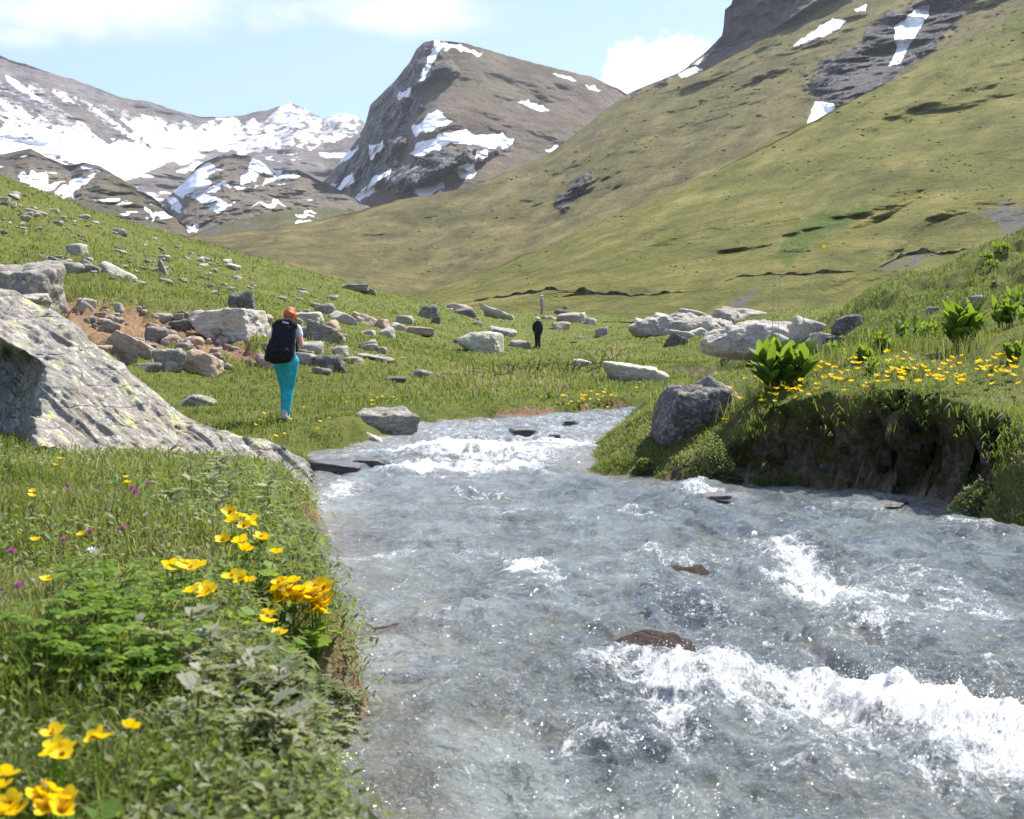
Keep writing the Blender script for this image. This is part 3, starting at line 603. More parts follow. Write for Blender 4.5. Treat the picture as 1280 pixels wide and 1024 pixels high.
h = .062 * fbm(wx_ * 1.2, wy_ * .8, .5, 3) + .050 * (ridged(wx_ * 1.9, wy_ * 1.5, 2.5, 3) - .6) + .018 * (ridged(wx_ * 5.2, wy_ * 4.0, 3.5, 3) - .5) + .0075 * (ridged(wx_ * 14, wy_ * 11, 5.5, 3) - .5)
h = h * chop
crestm = np.zeros(WX.shape)
for pts, H_, wd, tr in CREST:
    q = np.array([wpt(*p) for p in pts]); q = q[np.argsort(q[:, 0])]; xd = np.linspace(q[0, 0], q[-1, 0], 200); yd = np.interp(xd, q[:, 0], q[:, 1]); kw = 41; yd = np.convolve(np.pad(yd, kw // 2, mode='edge'), np.hanning(kw) / np.hanning(kw).sum(), 'valid'); sl = np.gradient(yd, xd); yc = np.interp(WX, xd, yd); slope = np.sqrt(1 + np.interp(WX, xd, sl) ** 2)
    endf = sstep(q[:, 0].min() - .35, q[:, 0].min() + .25, WX) * sstep(q[:, 0].max() + .35, q[:, 0].max() - .25, WX)
    dy = (WY - yc) / slope + .045 * fbm(WX * 3.2, WY * 3.2, H_ * 50, 3)
    amp = H_ * (.75 + .5 * fbm(WX * 3.3, WY * 2.2, 9.9, 3)) * endf
    prof = np.where(dy > 0, np.exp(-(dy / (wd * .9)) ** 2), np.exp(-(dy / (wd * 1.7)) ** 2))
    h = h + amp * prof - tr * endf * np.exp(-((dy - wd * 2.6) / (wd * 1.3)) ** 2) - tr * .5 * endf * np.exp(-((dy + wd * 4.0) / (wd * 1.4)) ** 2)
    crestm = np.maximum(crestm, endf * prof * min(1, H_ / .08))
foam = np.zeros(WX.shape)
for (px, py, rx, ry, am) in FOAM_SPARKLE:
    x0, y0 = wpt(px, py); x1, _ = wpt(px + rx, py); _, ya = wpt(px, py - ry); _, yb = wpt(px, py + ry)
    ax = max(.05, x1 - x0); ay = max(.05, (ya - yb) / 2)
    foam = foam + am * np.exp(-(((WX - x0) / ax) ** 2 + ((WY - y0) / ay) ** 2) * .9)
turb = ridged(wx_ * 7, wy_ * 5.5, 7.7, 4)
h = h + np.clip(foam, 0, 1.2) * .020 * (fbm(WX * 9, WY * 7, 1.7, 5, .6)) * (1 + .03 * WY)
foam = np.clip(foam * (.62 + .36 * turb) + .20 * sstep(.85, 1.5, turb) * chop + .42 * sstep(13, 15.5, WY) * sstep(.0, .9, turb), 0, 1.3)
WZ = zwater(WY) + h
wv = np.stack([WX, WY, WZ], -1)

def water_material():
    b = NB('stream_water'); c = b.geo('Position')
    cs = b.mapping(c, (1, .72, 1))
    n1 = b.noise(cs, 9, 5, .62, .8); n2 = b.noise(cs, 34, 5, .65, 1.2); n3 = b.noise(cs, 120, 3, .6, .6); n4 = b.noise(cs, 30, 1, .5, 1.2); n5 = b.noise(cs, 8, 1, .5, .6)
    hh = b.math('ADD', b.math('MULTIPLY', n1, .62), b.math('ADD', b.math('MULTIPLY', n2, .26), b.math('MULTIPLY', n3, .07)))
    nrm = b.bump(hh, 1.0, .07)
    steep = b.bump(b.math('ADD', b.math('MULTIPLY', n5, 1.0), b.math('MULTIPLY', n4, .45)), 1.0, .20)
    nb_ = b.noise(cs, 1.1, 5, .6, .5)
    body = b.ramp(nb_, [(.35, (.17, .20, .185)), (.65, (.36, .40, .375))])
    body = b.mix(b.math('MULTIPLY', b.attr('shore'), b.rng(nb_, .35, .6, .95, .45)), body, (.17, .145, .105))
    dif = b.new('ShaderNodeBsdfDiffuse'); b.put(dif.inputs[0], body); b.put(dif.inputs['Normal'], nrm)
    tr = b.new('ShaderNodeBsdfTransparent'); b.put(tr.inputs[0], (.84, .90, .88))
    tf = b.math('ADD', b.rng(b.noise(cs, 2.0, 6, .68, .7), .36, .64, .46, .80), b.math('MULTIPLY', b.attr('shore'), -.40), clamp=True)
    deep = b.mixsh(tf, dif.outputs[0], tr.outputs[0])
    gl = b.new('ShaderNodeBsdfGlossy'); b.put(gl.inputs[0], (1, 1, 1)); gl.inputs['Roughness'].default_value = .10; b.put(gl.inputs['Normal'], steep)
    gs = b.new('ShaderNodeBsdfGlossy'); b.put(gs.inputs[0], (1, 1, 1)); gs.inputs['Roughness'].default_value = .03; b.put(gs.inputs['Normal'], nrm)
    fr = b.new('ShaderNodeFresnel'); fr.inputs[0].default_value = 1.42; b.put(fr.inputs['Normal'], nrm)
    wat = b.mixsh(fr.outputs[0], deep, b.mixsh(.5, gl.outputs[0], gs.outputs[0]))
    fcol = b.ramp(n2, [(.3, (.82, .85, .87)), (.6, (.96, .97, .98))]); up = b.new('ShaderNodeCombineXYZ'); up.inputs[2].default_value = 1
    fnr = b.bump(b.math('ADD', n2, b.math('MULTIPLY', n3, .7)), .6, .04, up.outputs[0])
    fo = b.bsdf(fcol, .35, fnr, .5); ft = b.new('ShaderNodeBsdfTranslucent'); b.put(ft.inputs[0], (.97, .98, .99)); b.put(ft.inputs['Normal'], fnr)
    fo = b.mixsh(.35, fo, ft.outputs[0])
    fn = b.math('ADD', b.math('MULTIPLY', b.noise(cs, 20, 8, .78, .9), .6), b.math('MULTIPLY', b.noise(cs, 80, 4, .7, .4), .4))
    fm = b.math('ADD', b.attr('foam'), b.math('MULTIPLY', b.math('SUBTRACT', fn, .5), 4.6))
    return b.done(b.mixsh(b.math('MULTIPLY', b.rng(fm, .40, 1.15), .95), wat, fo))
M_WATER = water_material()
water = tag(link('water', mesh_np('water', wv, fc, {'foam': foam, 'shore': sstep(-1.1, .05, sd + .35 * fbm(WX * .9, WY * .9, 6.1, 4))}), M_WATER), kind='structure')
WATER_BVH = len(SURF); add_surface(water)

# drops thrown up by the breaking crests
def spray(n, seed):
    rg_ = np.random.RandomState(seed); wgt = np.clip(foam - .45, 0, 1) / (1 + .02 * WY ** 2); wgt = wgt / wgt.sum(); j = rg_.choice(len(WX), n, p=wgt)
    V, Fc = ico(1); r = rg_.uniform(.0008, .0024, n) * (1 + .06 * WY[j]); up = rg_.exponential(.03, n)
    P = np.stack([WX[j] + rg_.normal(0, .02, n), WY[j] + rg_.normal(0, .02, n), WZ[j] + up], -1)
    vv = (V[None] * r[:, None, None] + P[:, None]).reshape(-1, 3); ff = (Fc[None] + (np.arange(n) * len(V))[:, None, None]).reshape(-1, 3)
    b = NB('spray_drop'); g = b.bsdf((.9, .92, .93), .08, None, .8); t = b.new('ShaderNodeBsdfTranslucent'); b.put(t.inputs[0], (.95, .97, 1))
    tag(link('spray', mesh_np('spray', vv, ff), b.done(b.mixsh(.5, g, t.outputs[0]))), kind='stuff')
_ico = {}
def ico(sub):
    if sub not in _ico:
        bm = bmesh.new(); bmesh.ops.create_icosphere(bm, subdivisions=sub, radius=1)
        _ico[sub] = (np.array([v.co[:] for v in bm.verts]), np.array([[v.index for v in f.verts] for f in bm.faces])); bm.free()
    return _ico[sub]
spray(2200, 4)

# ------------------------------------------------------------------ snow patches and eroded turf ledges on the slopes
M_SNOW = (lambda b: b.done(b.bsdf(b.ramp(b.noise(b.geo('Position'), .25, 5), [(.35, (.66, .65, .66)), (.5, (.82, .82, .84)), (.6, (.88, .88, .90))]), .7, b.bump(b.noise(b.geo('Position'), .3, 6), .8, 2.0), .3)))(NB('old_snow'))
def snow_patch(poly, label, thick=.7, step=1.0):
    poly = tonp(poly); lo = poly.min(0) - 8; hi = poly.max(0) + 8
    X, Y = np.meshgrid(np.arange(lo[0], hi[0], step), np.arange(lo[1], hi[1], step))
    wx = X + 2.2 * fbm(X * .09, Y * .09, .7, 4); wy = Y + 2.2 * fbm(X * .09, Y * .09, 3.7, 4)
    d, i = dist_poly(wx, wy, poly); m = i | (d < .8)
    D = np.zeros(X.shape); W_ = np.zeros(X.shape)
    for r_ in range(X.shape[0]):
        for c_ in range(X.shape[1]):
            if d[r_, c_] > 6 and not i[r_, c_]: continue
            p, nn = ray(X[r_, c_], Y[r_, c_], 1)
            if p is not None: D[r_, c_] = p.y; W_[r_, c_] = 1
    for k in range(3):                                     # bridge the small hollows, as snow does
        S = np.zeros(X.shape); N_ = np.zeros(X.shape)
        for dy_ in (-2, -1, 0, 1, 2):
            for dx_ in (-2, -1, 0, 1, 2):
                S += np.roll(np.roll(D * W_, dy_, 0), dx_, 1); N_ += np.roll(np.roll(W_, dy_, 0), dx_, 1)
        D = np.where(W_ > 0, np.minimum(D, S / np.maximum(N_, 1)), 0)
    ok = m & (W_ > 0)
    V = at(X, Y, np.where(ok, D, 500) - thick * np.clip(np.where(i, d, 0) / 3, 0, 1) - .3 + .25 * fbm(X * .3, Y * .3, 2, 3))
    f = grid_faces(*X.shape); f = f[ok.ravel()[f].all(1)]
    u = np.unique(f); ix = -np.ones(X.size, int); ix[u] = np.arange(len(u))
    o = link('snow_patch', mesh_np('snow_patch', V.reshape(-1, 3)[u], ix[f]), M_SNOW)
    return tag(o, label, 'snow patch', 'snow patches left on the heath ridge')
snow_patch(SN_R[0], 'small snow patch just below the dark cliff, upper of a close pair')
snow_patch(SN_R[1], 'small snow patch just below the dark cliff, lower of a close pair')
snow_patch(SN_R[2], 'wide slanting snow patch on the brown heath uphill of the dark crag')
snow_patch(SN_R[3], 'tiny snow patch highest on the heath ridge')
snow_patch([(1162, 6), (1150, 8), (1135, 20), (1120, 32), (1118, 50), (1120, 62), (1110, 84), (1124, 80), (1136, 58), (1148, 40), (1158, 22)], 'long narrow tongue of snow in the grey scree gully')
snow_patch([(1018, 128), (1042, 130), (1044, 142), (1028, 156), (1010, 170), (995, 174), (1008, 156)], 'blunt snow patch at the foot of the dark crag, on the spur edge')

M_SOIL = simple('bare_soil', (.13, .098, .07), .95, .5, .8, .1, 1.0)
M_TURFTOP = simple('ledge_turf', (.115, .118, .04), .95, .3, 1.5, .1, 1.0)
def ledge(pl, hpx, label):
    pl = tonp(pl); n = int((pl[-1, 0] - pl[0, 0]) / 2.5); xs = np.linspace(pl[0, 0], pl[-1, 0], n); ys = np.interp(xs, pl[:, 0], pl[:, 1]) + 1.5 * fbm(xs * .07, xs * 0, hpx, 3)
    root = None; A, B = [], []
    for i, (x, y) in enumerate(zip(xs, ys)):
        p, nn = ray(x, y, 2)
        if p is None: continue
        if root is None: root = empty('earth_bank', p)
        e = math.sin(math.pi * i / max(1, n - 1)) ** .5
        hm = (hpx * p.y / F) * e * max(.12, .6 + 1.1 * float(fbm(x * .045, y * .1, 2, 3)))
        q = p - root.location; up = Vector((0, 0, 1))
        A.append([q - up * .2, q + up * hm * .5 + Vector((0, hm * .25, 0)), q + up * hm + Vector((0, -hm * .2, 0))])
        B.append([q + up * hm + Vector((0, -hm * .22, .02)), q + up * (hm * 1.18) + Vector((0, hm * .5, 0)), q + up * (hm * 1.3) + Vector((0, hm * 3.0, 0)), q + up * (hm * .9) + Vector((0, hm * 7, 0))])
    A = np.array(A); B = np.array(B)
    link('soil_face', mesh_np('soil_face', A.reshape(-1, 3), grid_faces(len(A), 3)[:, ::-1]), M_SOIL, root)
    link('turf_edge', mesh_np('turf_edge', B.reshape(-1, 3), grid_faces(len(B), 4)[:, ::-1]), M_TURFTOP, root)
    tag(root, label, 'earth bank', 'eroded turf ledges across the green spur')
ledge([(592, 377), (640, 370), (690, 363), (740, 367), (790, 371), (870, 364)], 5.5, 'long dark eroded ledge beyond the boulders at the foot of the green spur')
ledge([(905, 352), (920, 347), (960, 344), (1000, 344), (1070, 340)], 4.2, 'thin dark ledge on the spur above the pale outcrop')
ledge([(1098, 335), (1130, 321), (1160, 316), (1180, 319), (1215, 311)], 6, 'dark ledge with grey scree below it, behind the grassy knoll')

# ------------------------------------------------------------------ tussocks, low juniper and scree grains on the big slopes
def tussocks(name, n, poly, surf, smin, smax, stops, seed, thr):
    rg_ = np.random.RandomState(seed); poly = tonp(poly); V0, F0 = ico(1); VV, FF, CC = [], [], []; k = 0
    for i in range(n):
        x = rg_.uniform(poly[:, 0].min(), poly[:, 0].max()); y = rg_.uniform(poly[:, 1].min(), poly[:, 1].max())
        if not dist_poly(np.array([x]), np.array([y]), poly)[1][0]: continue
        c_ = float(fbm(np.array([x * .018 + y * .02]), np.array([y * .05 - x * .01]), seed * 1.3, 3)[0])
        if c_ < rg_.uniform(thr - .5, thr + .3): continue
        p, nn = ray(x, y, surf)
        if p is None: continue
        s_ = (smin + (smax - smin) * rg_.random() ** 2.5) * p.y / F
        P = V0 * np.array([1.5, 1.2, .55]) * s_ * (1 + .35 * rg_.normal(size=(len(V0), 1))) + np.array(p[:])
        VV.append(P); FF.append(F0 + k); CC.append(np.full(len(V0), rg_.random())); k += len(V0)
    b = NB(name + '_leaf'); m = b.done(b.bsdf(b.ramp(b.attr('col'), stops), .95, None, .1))
    tag(link(name, mesh_np(name, np.concatenate(VV), np.concatenate(FF), {'col': np.concatenate(CC)}), m), kind='stuff')
SPURP = [(500, 372), (600, 342), (700, 302), (800, 257), (900, 212), (1000, 161), (1100, 110), (1280, 12), (1280, 300), (1100, 350), (900, 372), (700, 378)]
RIDGEP = [(330, 318), (420, 275), (600, 232), (690, 192), (780, 122), (880, 80), (1000, 8), (1280, 0), (1100, 106), (900, 208), (700, 298), (560, 352), (450, 345)]
tussocks('tussocks', 7000, SPURP, 2, .4, 2.1, [(0, (.08, .09, .02)), (.5, (.14, .15, .034)), (.93, (.21, .19, .06)), (1, (.32, .29, .24))], 3, .25)
tussocks('tussocks', 7000, RIDGEP, 1, .4, 1.9, [(0, (.075, .065, .026)), (.5, (.13, .112, .044)), (.92, (.2, .17, .07)), (1, (.28, .25, .22))], 5, .25)

# ------------------------------------------------------------------ rocks
def rock_shape(seed, sub=4, npl=9, sharp=26., rough=.045, blocky=.5, strata=.03):
    rg = np.random.RandomState(seed); V, Fc = ico(sub)
    N = rg.normal(size=(npl, 3)); N /= np.linalg.norm(N, axis=1)[:, None]
    ax = np.array([[1, 0, 0], [-1, 0, 0], [0, 1, 0], [0, -1, 0], [0, 0, 1], [0, 0, -1]]) + rg.normal(size=(6, 3)) * .22
    ax /= np.linalg.norm(ax, axis=1)[:, None]
    N = np.concatenate([N, ax]); D = np.concatenate([rg.uniform(.72, 1.05, npl), rg.uniform(.55, .8, 6)])
    q = np.maximum(V @ N.T, 1e-3) / D[None]
    r = 1 / (np.sum(q ** sharp, axis=1) ** (1 / sharp))
    P = V * r[:, None]
    o = seed * 7.31
    n = fbm(P[:, 0] * 1.7 + o, P[:, 1] * 1.7, P[:, 2] * 1.7, 5, .55) * rough * 2.2
    st = P @ (N[0] * 6.0 + rg.normal(size=3)) ; n = n + strata * (pn(st, st * 0 + o, P[:, 0] * .8) )
    n = n - rough * 1.4 * np.clip(ridged(P[:, 0] * 2.1 + o, P[:, 1] * 2.1, P[:, 2] * 2.1, 3) - .9, 0, 1)
    P = P + V * n[:, None]
    lo = P.min(0); hi = P.max(0); P = (P - lo) / (hi - lo) - np.array([.5, .5, 0])
    return P, Fc
_rm = {}
def rock_mesh(seed, sub, mat):
    k = (seed, sub, mat.name)
    if k not in _rm:
        P, Fc = rock_shape(seed, sub); _rm[k] = mesh_np('rock', P, Fc); _rm[k].materials.append(mat)
    return _rm[k]
RM = {
    'grey': rock_mat('grey_rock', (.25, .222, .19), (.10, .088, .076), (.42, .38, .33), .55, 1.6),
    'dark': rock_mat('dark_rock', (.115, .105, .098), (.05, .046, .043), (.22, .205, .19), .35, 1.6),
    'pale': rock_mat('pale_rock', (.44, .385, .325), (.20, .17, .145), (.60, .54, .47), .45, 1.6),
    'pink': rock_mat('pinkish_rock', (.41, .315, .25), (.20, .145, .115), (.55, .45, .375), .25, 1.6, rust=.3),
    'orange': rock_mat('rusty_rock', (.44, .32, .23), (.24, .165, .12), (.56, .45, .35), .1, 1.6, rust=.35),
    'lichen': rock_mat('lichen_rock', (.48, .44, .36), (.24, .22, .18), (.62, .58, .47), .9, 1.4),
    'brown': rock_mat('wet_brown_rock', (.05, .034, .026), (.02, .015, .012), (.085, .062, .048), 0, 2.0),
    'wet': rock_mat('wet_rock', (.06, .053, .048), (.025, .022, .02), (.12, .11, .10), 0, 2.0, wet=True),
}
for k, sc in (('grey', 1), ): pass
# object space of a rock is a unit box, so the stone pattern scales with it
EXCL = []
def rock(px, py, wpx, hpx, kind, label, seed=None, tilt=0.0, yaw=None, group='boulders on the meadow', depth=.8, sink=.36, sub=None, surf=0, name='boulder', cat='boulder', dy=0.0):
    p, nn = ray(px, py, surf)
    if p is None: return None
    k = p.y / F; rg = random.Random(int(px * 31 + py * 7))
    seed = rg.randrange(40) if seed is None else seed
    big = wpx > 34
    me = rock_mesh(seed, sub or (5 if wpx > 60 else 4 if big else 3), RM[kind])
    o = link(name, me); W = wpx * k; Hh = hpx * k * (1 + sink) * .98
    o.scale = (W, W * depth, Hh)
    o.rotation_euler = (0, R(tilt), R(yaw if yaw is not None else rg.uniform(-22, 22)))
    o.location = p + Vector((0, W * depth * .35 + dy, -Hh * sink - (abs(math.sin(R(tilt))) * W * .28)))
    tag(o, label, cat, group)
    EXCL.append((o.location.x, o.location.y, W * .42))
    return o
ROCKS = [
    (22, 374, 92, 62, 'grey', 'big grey overhanging boulder on the slope behind the lichen covered slab', 3), (20, 386, 70, 24, 'pale', 'flat pale rock lying between the huge slab and the big grey boulder', 8),
    (67, 334, 18, 17, 'dark', 'small dark cube shaped stone uphill of the scarp', 5), (84, 340, 32, 17, 'grey', 'grey flat stone beside the dark cube shaped stone', 9), (94, 318, 24, 17, 'pale', 'bright white stone standing uphill of a cluster of slabs', 2),
    (128, 340, 58, 22, 'pale', 'long pale slab lying slanted on the green slope', 6, 24), (112, 340, 24, 13, 'grey', 'short grey stone leaning under the long pale slab', 11), (212, 346, 9, 30, 'grey', 'thin upright shard of stone leaning on the green slope', 14, -22),
    (301, 390, 36, 32, 'dark', 'dark pointed boulder standing on the turf edge over the scarp', 17), (284, 420, 84, 42, 'pale', 'large pale boulder with a brown front at the end of the scarp', 21), (250, 412, 34, 22, 'dark', 'added dark block standing in for the shaded face of the large pale boulder', 4),  # dark block added as the shaded front-left face of the pale boulder
    (150, 450, 74, 50, 'pink', 'pinkish boulder with a shaded underside just above the slab ridge', 24, 20), (240, 464, 62, 38, 'orange', 'tan rounded boulder at the lower edge of the scarp', 27, 16), (210, 462, 42, 32, 'grey', 'grey broken boulder pressed against the tan boulder', 13),
    (223, 412, 32, 16, 'dark', 'dark grey block half buried in the scarp', 31), (184, 464, 32, 13, 'grey', 'low grey stone in the grass below the scarp', 7), (236, 508, 50, 24, 'grey', 'grey rock alone in the grass above the slab', 33, 18), (331, 456, 28, 20, 'orange', 'orange broken stone in the grass left of the black backpack', 10),
    (312, 458, 14, 10, 'pink', 'little pink stone beside the orange broken stone', 19), (397, 424, 56, 28, 'grey', 'long brown grey boulder behind the red haired hiker', 36, 18), (384, 402, 44, 15, 'pale', 'pale low slab uphill of the long brown grey boulder', 12), (406, 391, 26, 14, 'grey', 'brown grey stone topping the pile behind the hiker', 22),
    (424, 402, 38, 18, 'pale', 'pale wedge of rock in the pile behind the hiker', 15, 14), (453, 403, 36, 16, 'orange', 'orange streaked slab at the end of the pile behind the hiker', 1, 16), (408, 461, 46, 21, 'dark', 'dark pointed rock in the grass beside the hiker', 26), (380, 454, 30, 16, 'pale', 'pale stone half hidden behind the hiker', 29),
    (423, 444, 24, 14, 'pale', 'white squared block among the flat stones', 34), (441, 454, 26, 10, 'pink', 'cream flat stone in front of the white squared block', 38), (463, 448, 56, 9, 'grey', 'long thin tilted slab in the grass', 16, 10), (461, 438, 24, 10, 'pale', 'pale stone lying behind the long thin slab', 20), (477, 441, 15, 9, 'orange', 'small orange stone at the end of the long thin slab', 23),
    (455, 417, 26, 14, 'pale', 'narrow pale stone lying slanted in the grass', 25, 30), (521, 417, 40, 11, 'orange', 'flat orange stone with a grey tip in the meadow', 28), (494, 411, 28, 12, 'pale', 'white slanted stone next to the flat orange stone', 30, 22), (535, 398, 30, 20, 'dark', 'dark brown rugged rock in the meadow', 32), (545, 404, 12, 10, 'dark', 'small dark stone at the foot of the dark brown rock', 35),
    (505, 404, 24, 12, 'pale', 'cream lumpy stone uphill of the flat orange stone', 37), (569, 388, 40, 15, 'pink', 'flat topped pinkish boulder with a dark front', 39, 16), (582, 394, 28, 12, 'dark', 'dark stone under the end of the pinkish boulder', 0), (618, 397, 52, 19, 'pale', 'long white boulder lying slanted on the meadow', 18, 18), (607, 381, 20, 12, 'pale', 'white pointed stone behind the long white boulder', 40), (585, 382, 26, 12, 'grey', 'grey stone behind the flat topped pinkish boulder', 41),
    (601, 441, 66, 32, 'lichen', 'big pale lichen spotted boulder in the middle of the meadow', 42), (626, 418, 36, 14, 'grey', 'low grey rock uphill of the big spotted boulder', 43, 12), (650, 434, 28, 11, 'grey', 'grey stone between the big spotted boulder and the dark hiker', 44), (655, 387, 24, 8, 'pale', 'flat white stone near the farthest standing hiker', 45), (689, 399, 20, 7, 'grey', 'narrow grey stone lying slanted behind the dark hiker', 46, 24),
    (702, 412, 24, 12, 'pink', 'pink stone beside the dark hiker', 47), (711, 402, 32, 14, 'pink', 'reddish boulder with a pale top beyond the dark hiker', 48), (724, 402, 22, 14, 'pale', 'pale rock joined to the reddish boulder', 52), (739, 406, 15, 11, 'pale', 'rounded white stone beyond the dark hiker', 49), (753, 420, 17, 14, 'grey', 'rounded grey stone downhill of the rounded white stone', 50), (728, 457, 24, 10, 'pale', 'pale low stone in the dry grass', 51),
    (790, 478, 86, 32, 'lichen', 'large flat yellowish boulder in the grass behind the far bend of the stream', 53, 9), (440, 363, 38, 10, 'grey', 'low rocky hump on the skyline of the meadow', 54), (463, 367, 16, 9, 'grey', 'small grey stone next to the low rocky hump', 55), (492, 478, 32, 9, 'dark', 'dark flat stone alone in the grass', 56), (526, 472, 28, 15, 'grey', 'jagged grey stone in the grass', 57, 20),
    (486, 541, 80, 37, 'grey', 'square grey block standing at the edge of the rapids', 4), (461, 545, 58, 11, 'pale', 'long thin pale stone leaning down to the rapids', 59, 28), (1061, 415, 38, 26, 'dark', 'dark brown rock at the foot of the grassy knoll', 60), (1042, 434, 28, 17, 'dark', 'dark sloping rock below the brown rock by the knoll', 61),
    (1222, 379, 24, 12, 'grey', 'grey stone showing on the side of the knoll', 62), (1168, 390, 20, 8, 'grey', 'low grey stone on the side of the knoll', 63), (840, 432, 30, 24, 'dark', 'dark leaning rock at the tip of the pale outcrop', 64, 24), (874, 421, 44, 14, 'pale', 'white slab in front of the pale outcrop', 65), (894, 433, 24, 11, 'pale', 'pale stone downhill of the white slab', 66), (900, 438, 12, 7, 'pale', 'smallest pale stone downhill of the white slab', 67),
    (928, 438, 46, 22, 'pale', 'cracked pale block at the front of the outcrop', 68),
    ]
for r_ in ROCKS:
    rock(r_[0], r_[1], r_[2], r_[3], r_[4], r_[5], r_[6] % 40, r_[7] if len(r_) > 7 else 0)
# bedrock outcrop: one lumpy mass, plus its long low tail
def outcrop(cx, by, wpx, hpx, label, seed, kind='pale', surf=0):
    p, _ = ray(cx, by, surf); k = p.y / F; V, Fc = ico(6); up = V[:, 2] > -.25
    P = V.copy(); P[:, 2] = np.where(P[:, 2] > 0, P[:, 2] ** .8, P[:, 2] * .3)
    S = np.array([wpx * k / 2, wpx * k * .3, hpx * k * 1.05]); Q = P * S
    d = .09 * S[0] * (ridged(Q[:, 0] * .55 + seed, Q[:, 1] * .55, Q[:, 2] * .8, 5, .55) - .7) + .05 * S[0] * fbm(Q[:, 0] * 1.6, Q[:, 1] * 1.6, Q[:, 2] * 2.2 + seed, 5, .6)
    cell = np.floor(Q[:, 0] * .9 + .4 * Q[:, 2] + fbm(Q[:, 0], Q[:, 1], Q[:, 2], 2) * .6)
    d = d + .05 * S[0] * np.sin(cell * 12.9898 + seed) * (P[:, 2] > 0)
    Q = Q + V * (d * np.clip(P[:, 2] * 3, .2, 1))[:, None]
    o = link('rock_outcrop', mesh_np('rock_outcrop', Q, Fc), RMW[kind]); o.location = p + Vector((0, S[1] * .8, -.05))
    EXCL.append((p.x, p.y + S[1] * .8, S[0] * .7))
    o.location.z += 0; bpy.context.view_layer.update(); Wv = Q + np.array(o.location[:]); SURF.append(BVHTree.FromPolygons(Wv.tolist(), Fc.tolist()))
    return tag(o, label, 'rock outcrop')
RMW = {'pale': rock_mat('outcrop_rock', (.42, .365, .315), (.13, .112, .097), (.60, .54, .475), .5, .8), 'lichen': rock_mat('slab_rock', (.27, .25, .215), (.11, .10, .088), (.42, .39, .345), .75, .9, rust=.12)}
outcrop(968, 437, 165, 34, 'largest domed pale bedrock outcrop behind the broad leaved plants', 3.0)
outcrop(862, 418, 135, 20, 'long low tail of pale bedrock beside the domed outcrop', 9.0)
for i, (px, py, w_, h_, t_) in enumerate(((812, 412, 44, 18, 14), (838, 408, 50, 20, 12), (872, 402, 56, 18, 8), (905, 405, 40, 22, 0), (930, 400, 60, 20, 10), (1015, 420, 70, 34, 22), (985, 440, 60, 26, 10), (1030, 432, 46, 24, 20), (955, 430, 44, 22, 6), (910, 424, 36, 16, 0), (850, 424, 34, 14, 8))):
    rock(px, py, w_, h_, 'pale', 'broken pale block lodged in the long bedrock outcrop', 3 + i, t_, None, 'broken blocks of the bedrock outcrop', .8, .3, 4, 0)
# boulder on the right bank, its lower companion
b1 = rock(858, 545, 96, 84, 'dark', 'dark boulder standing on the nose of the grassy bank', 17, 14, 10, sub=6, depth=.9, sink=.3)
b2 = rock(895, 512, 66, 50, 'grey', 'pale topped boulder leaning behind the dark boulder on the bank', 9, 8, 20, sub=5)
# rocks in the water
for (px, py, ww_, hh_, lab, sd_) in ((415, 588, 74, 17, 'flat wet black rock beside the tip of the huge slab', 5), (462, 580, 46, 8, 'thin wet rock lying low in the shallows', 12), (652, 543, 36, 13, 'dark wet rock breaking the rapids', 8), (694, 546, 15, 5, 'smallest dark wet rock in the rapids', 17),
                                   (706, 531, 34, 8, 'dark wet rock at the top of the rapids', 20), (885, 622, 60, 12, 'low wet rock near the undercut bank', 33),
                                   (1105, 632, 90, 9, 'long drowned stone at the foot of the undercut bank', 2), (505, 855, 90, 12, 'drowned stone near the flowery bank', 6)):
    o = rock(px, py, ww_, hh_, 'wet', lab, sd_, 0, None, 'wet rocks in the stream', .7, .82 if 'under' in lab or 'drowned' in lab else .5, 4, WATER_BVH)

def smooth_boulder(px, py, wpx, dep, hgt, top, label):
    x, y = wpt(px, py); V, Fc = ico(5); W_ = wpx * y / F
    P = V * np.array([W_ / 2, dep / 2, hgt]); P = P + V * (.035 * fbm(P[:, 0] * 6, P[:, 1] * 6, P[:, 2] * 6, 4))[:, None]
    P[:, 1] += .25 * P[:, 0]
    o = link('boulder', mesh_np('smooth_boulder', P, Fc), RM['brown']); o.location = (x, y, float(zwater(y)) + top - hgt); return tag(o, label, 'boulder', 'wet rocks in the stream')
smooth_boulder(808, 815, 190, .55, .30, .075, 'rounded brown boulder in midstream with water pouring over it')
smooth_boulder(855, 712, 120, .45, .2, .02, 'drowned brown boulder in midstream, upstream of the rounded one')
smooth_boulder(470, 775, 150, .6, .2, -.03, 'drowned brown boulder beside the flowery bank')
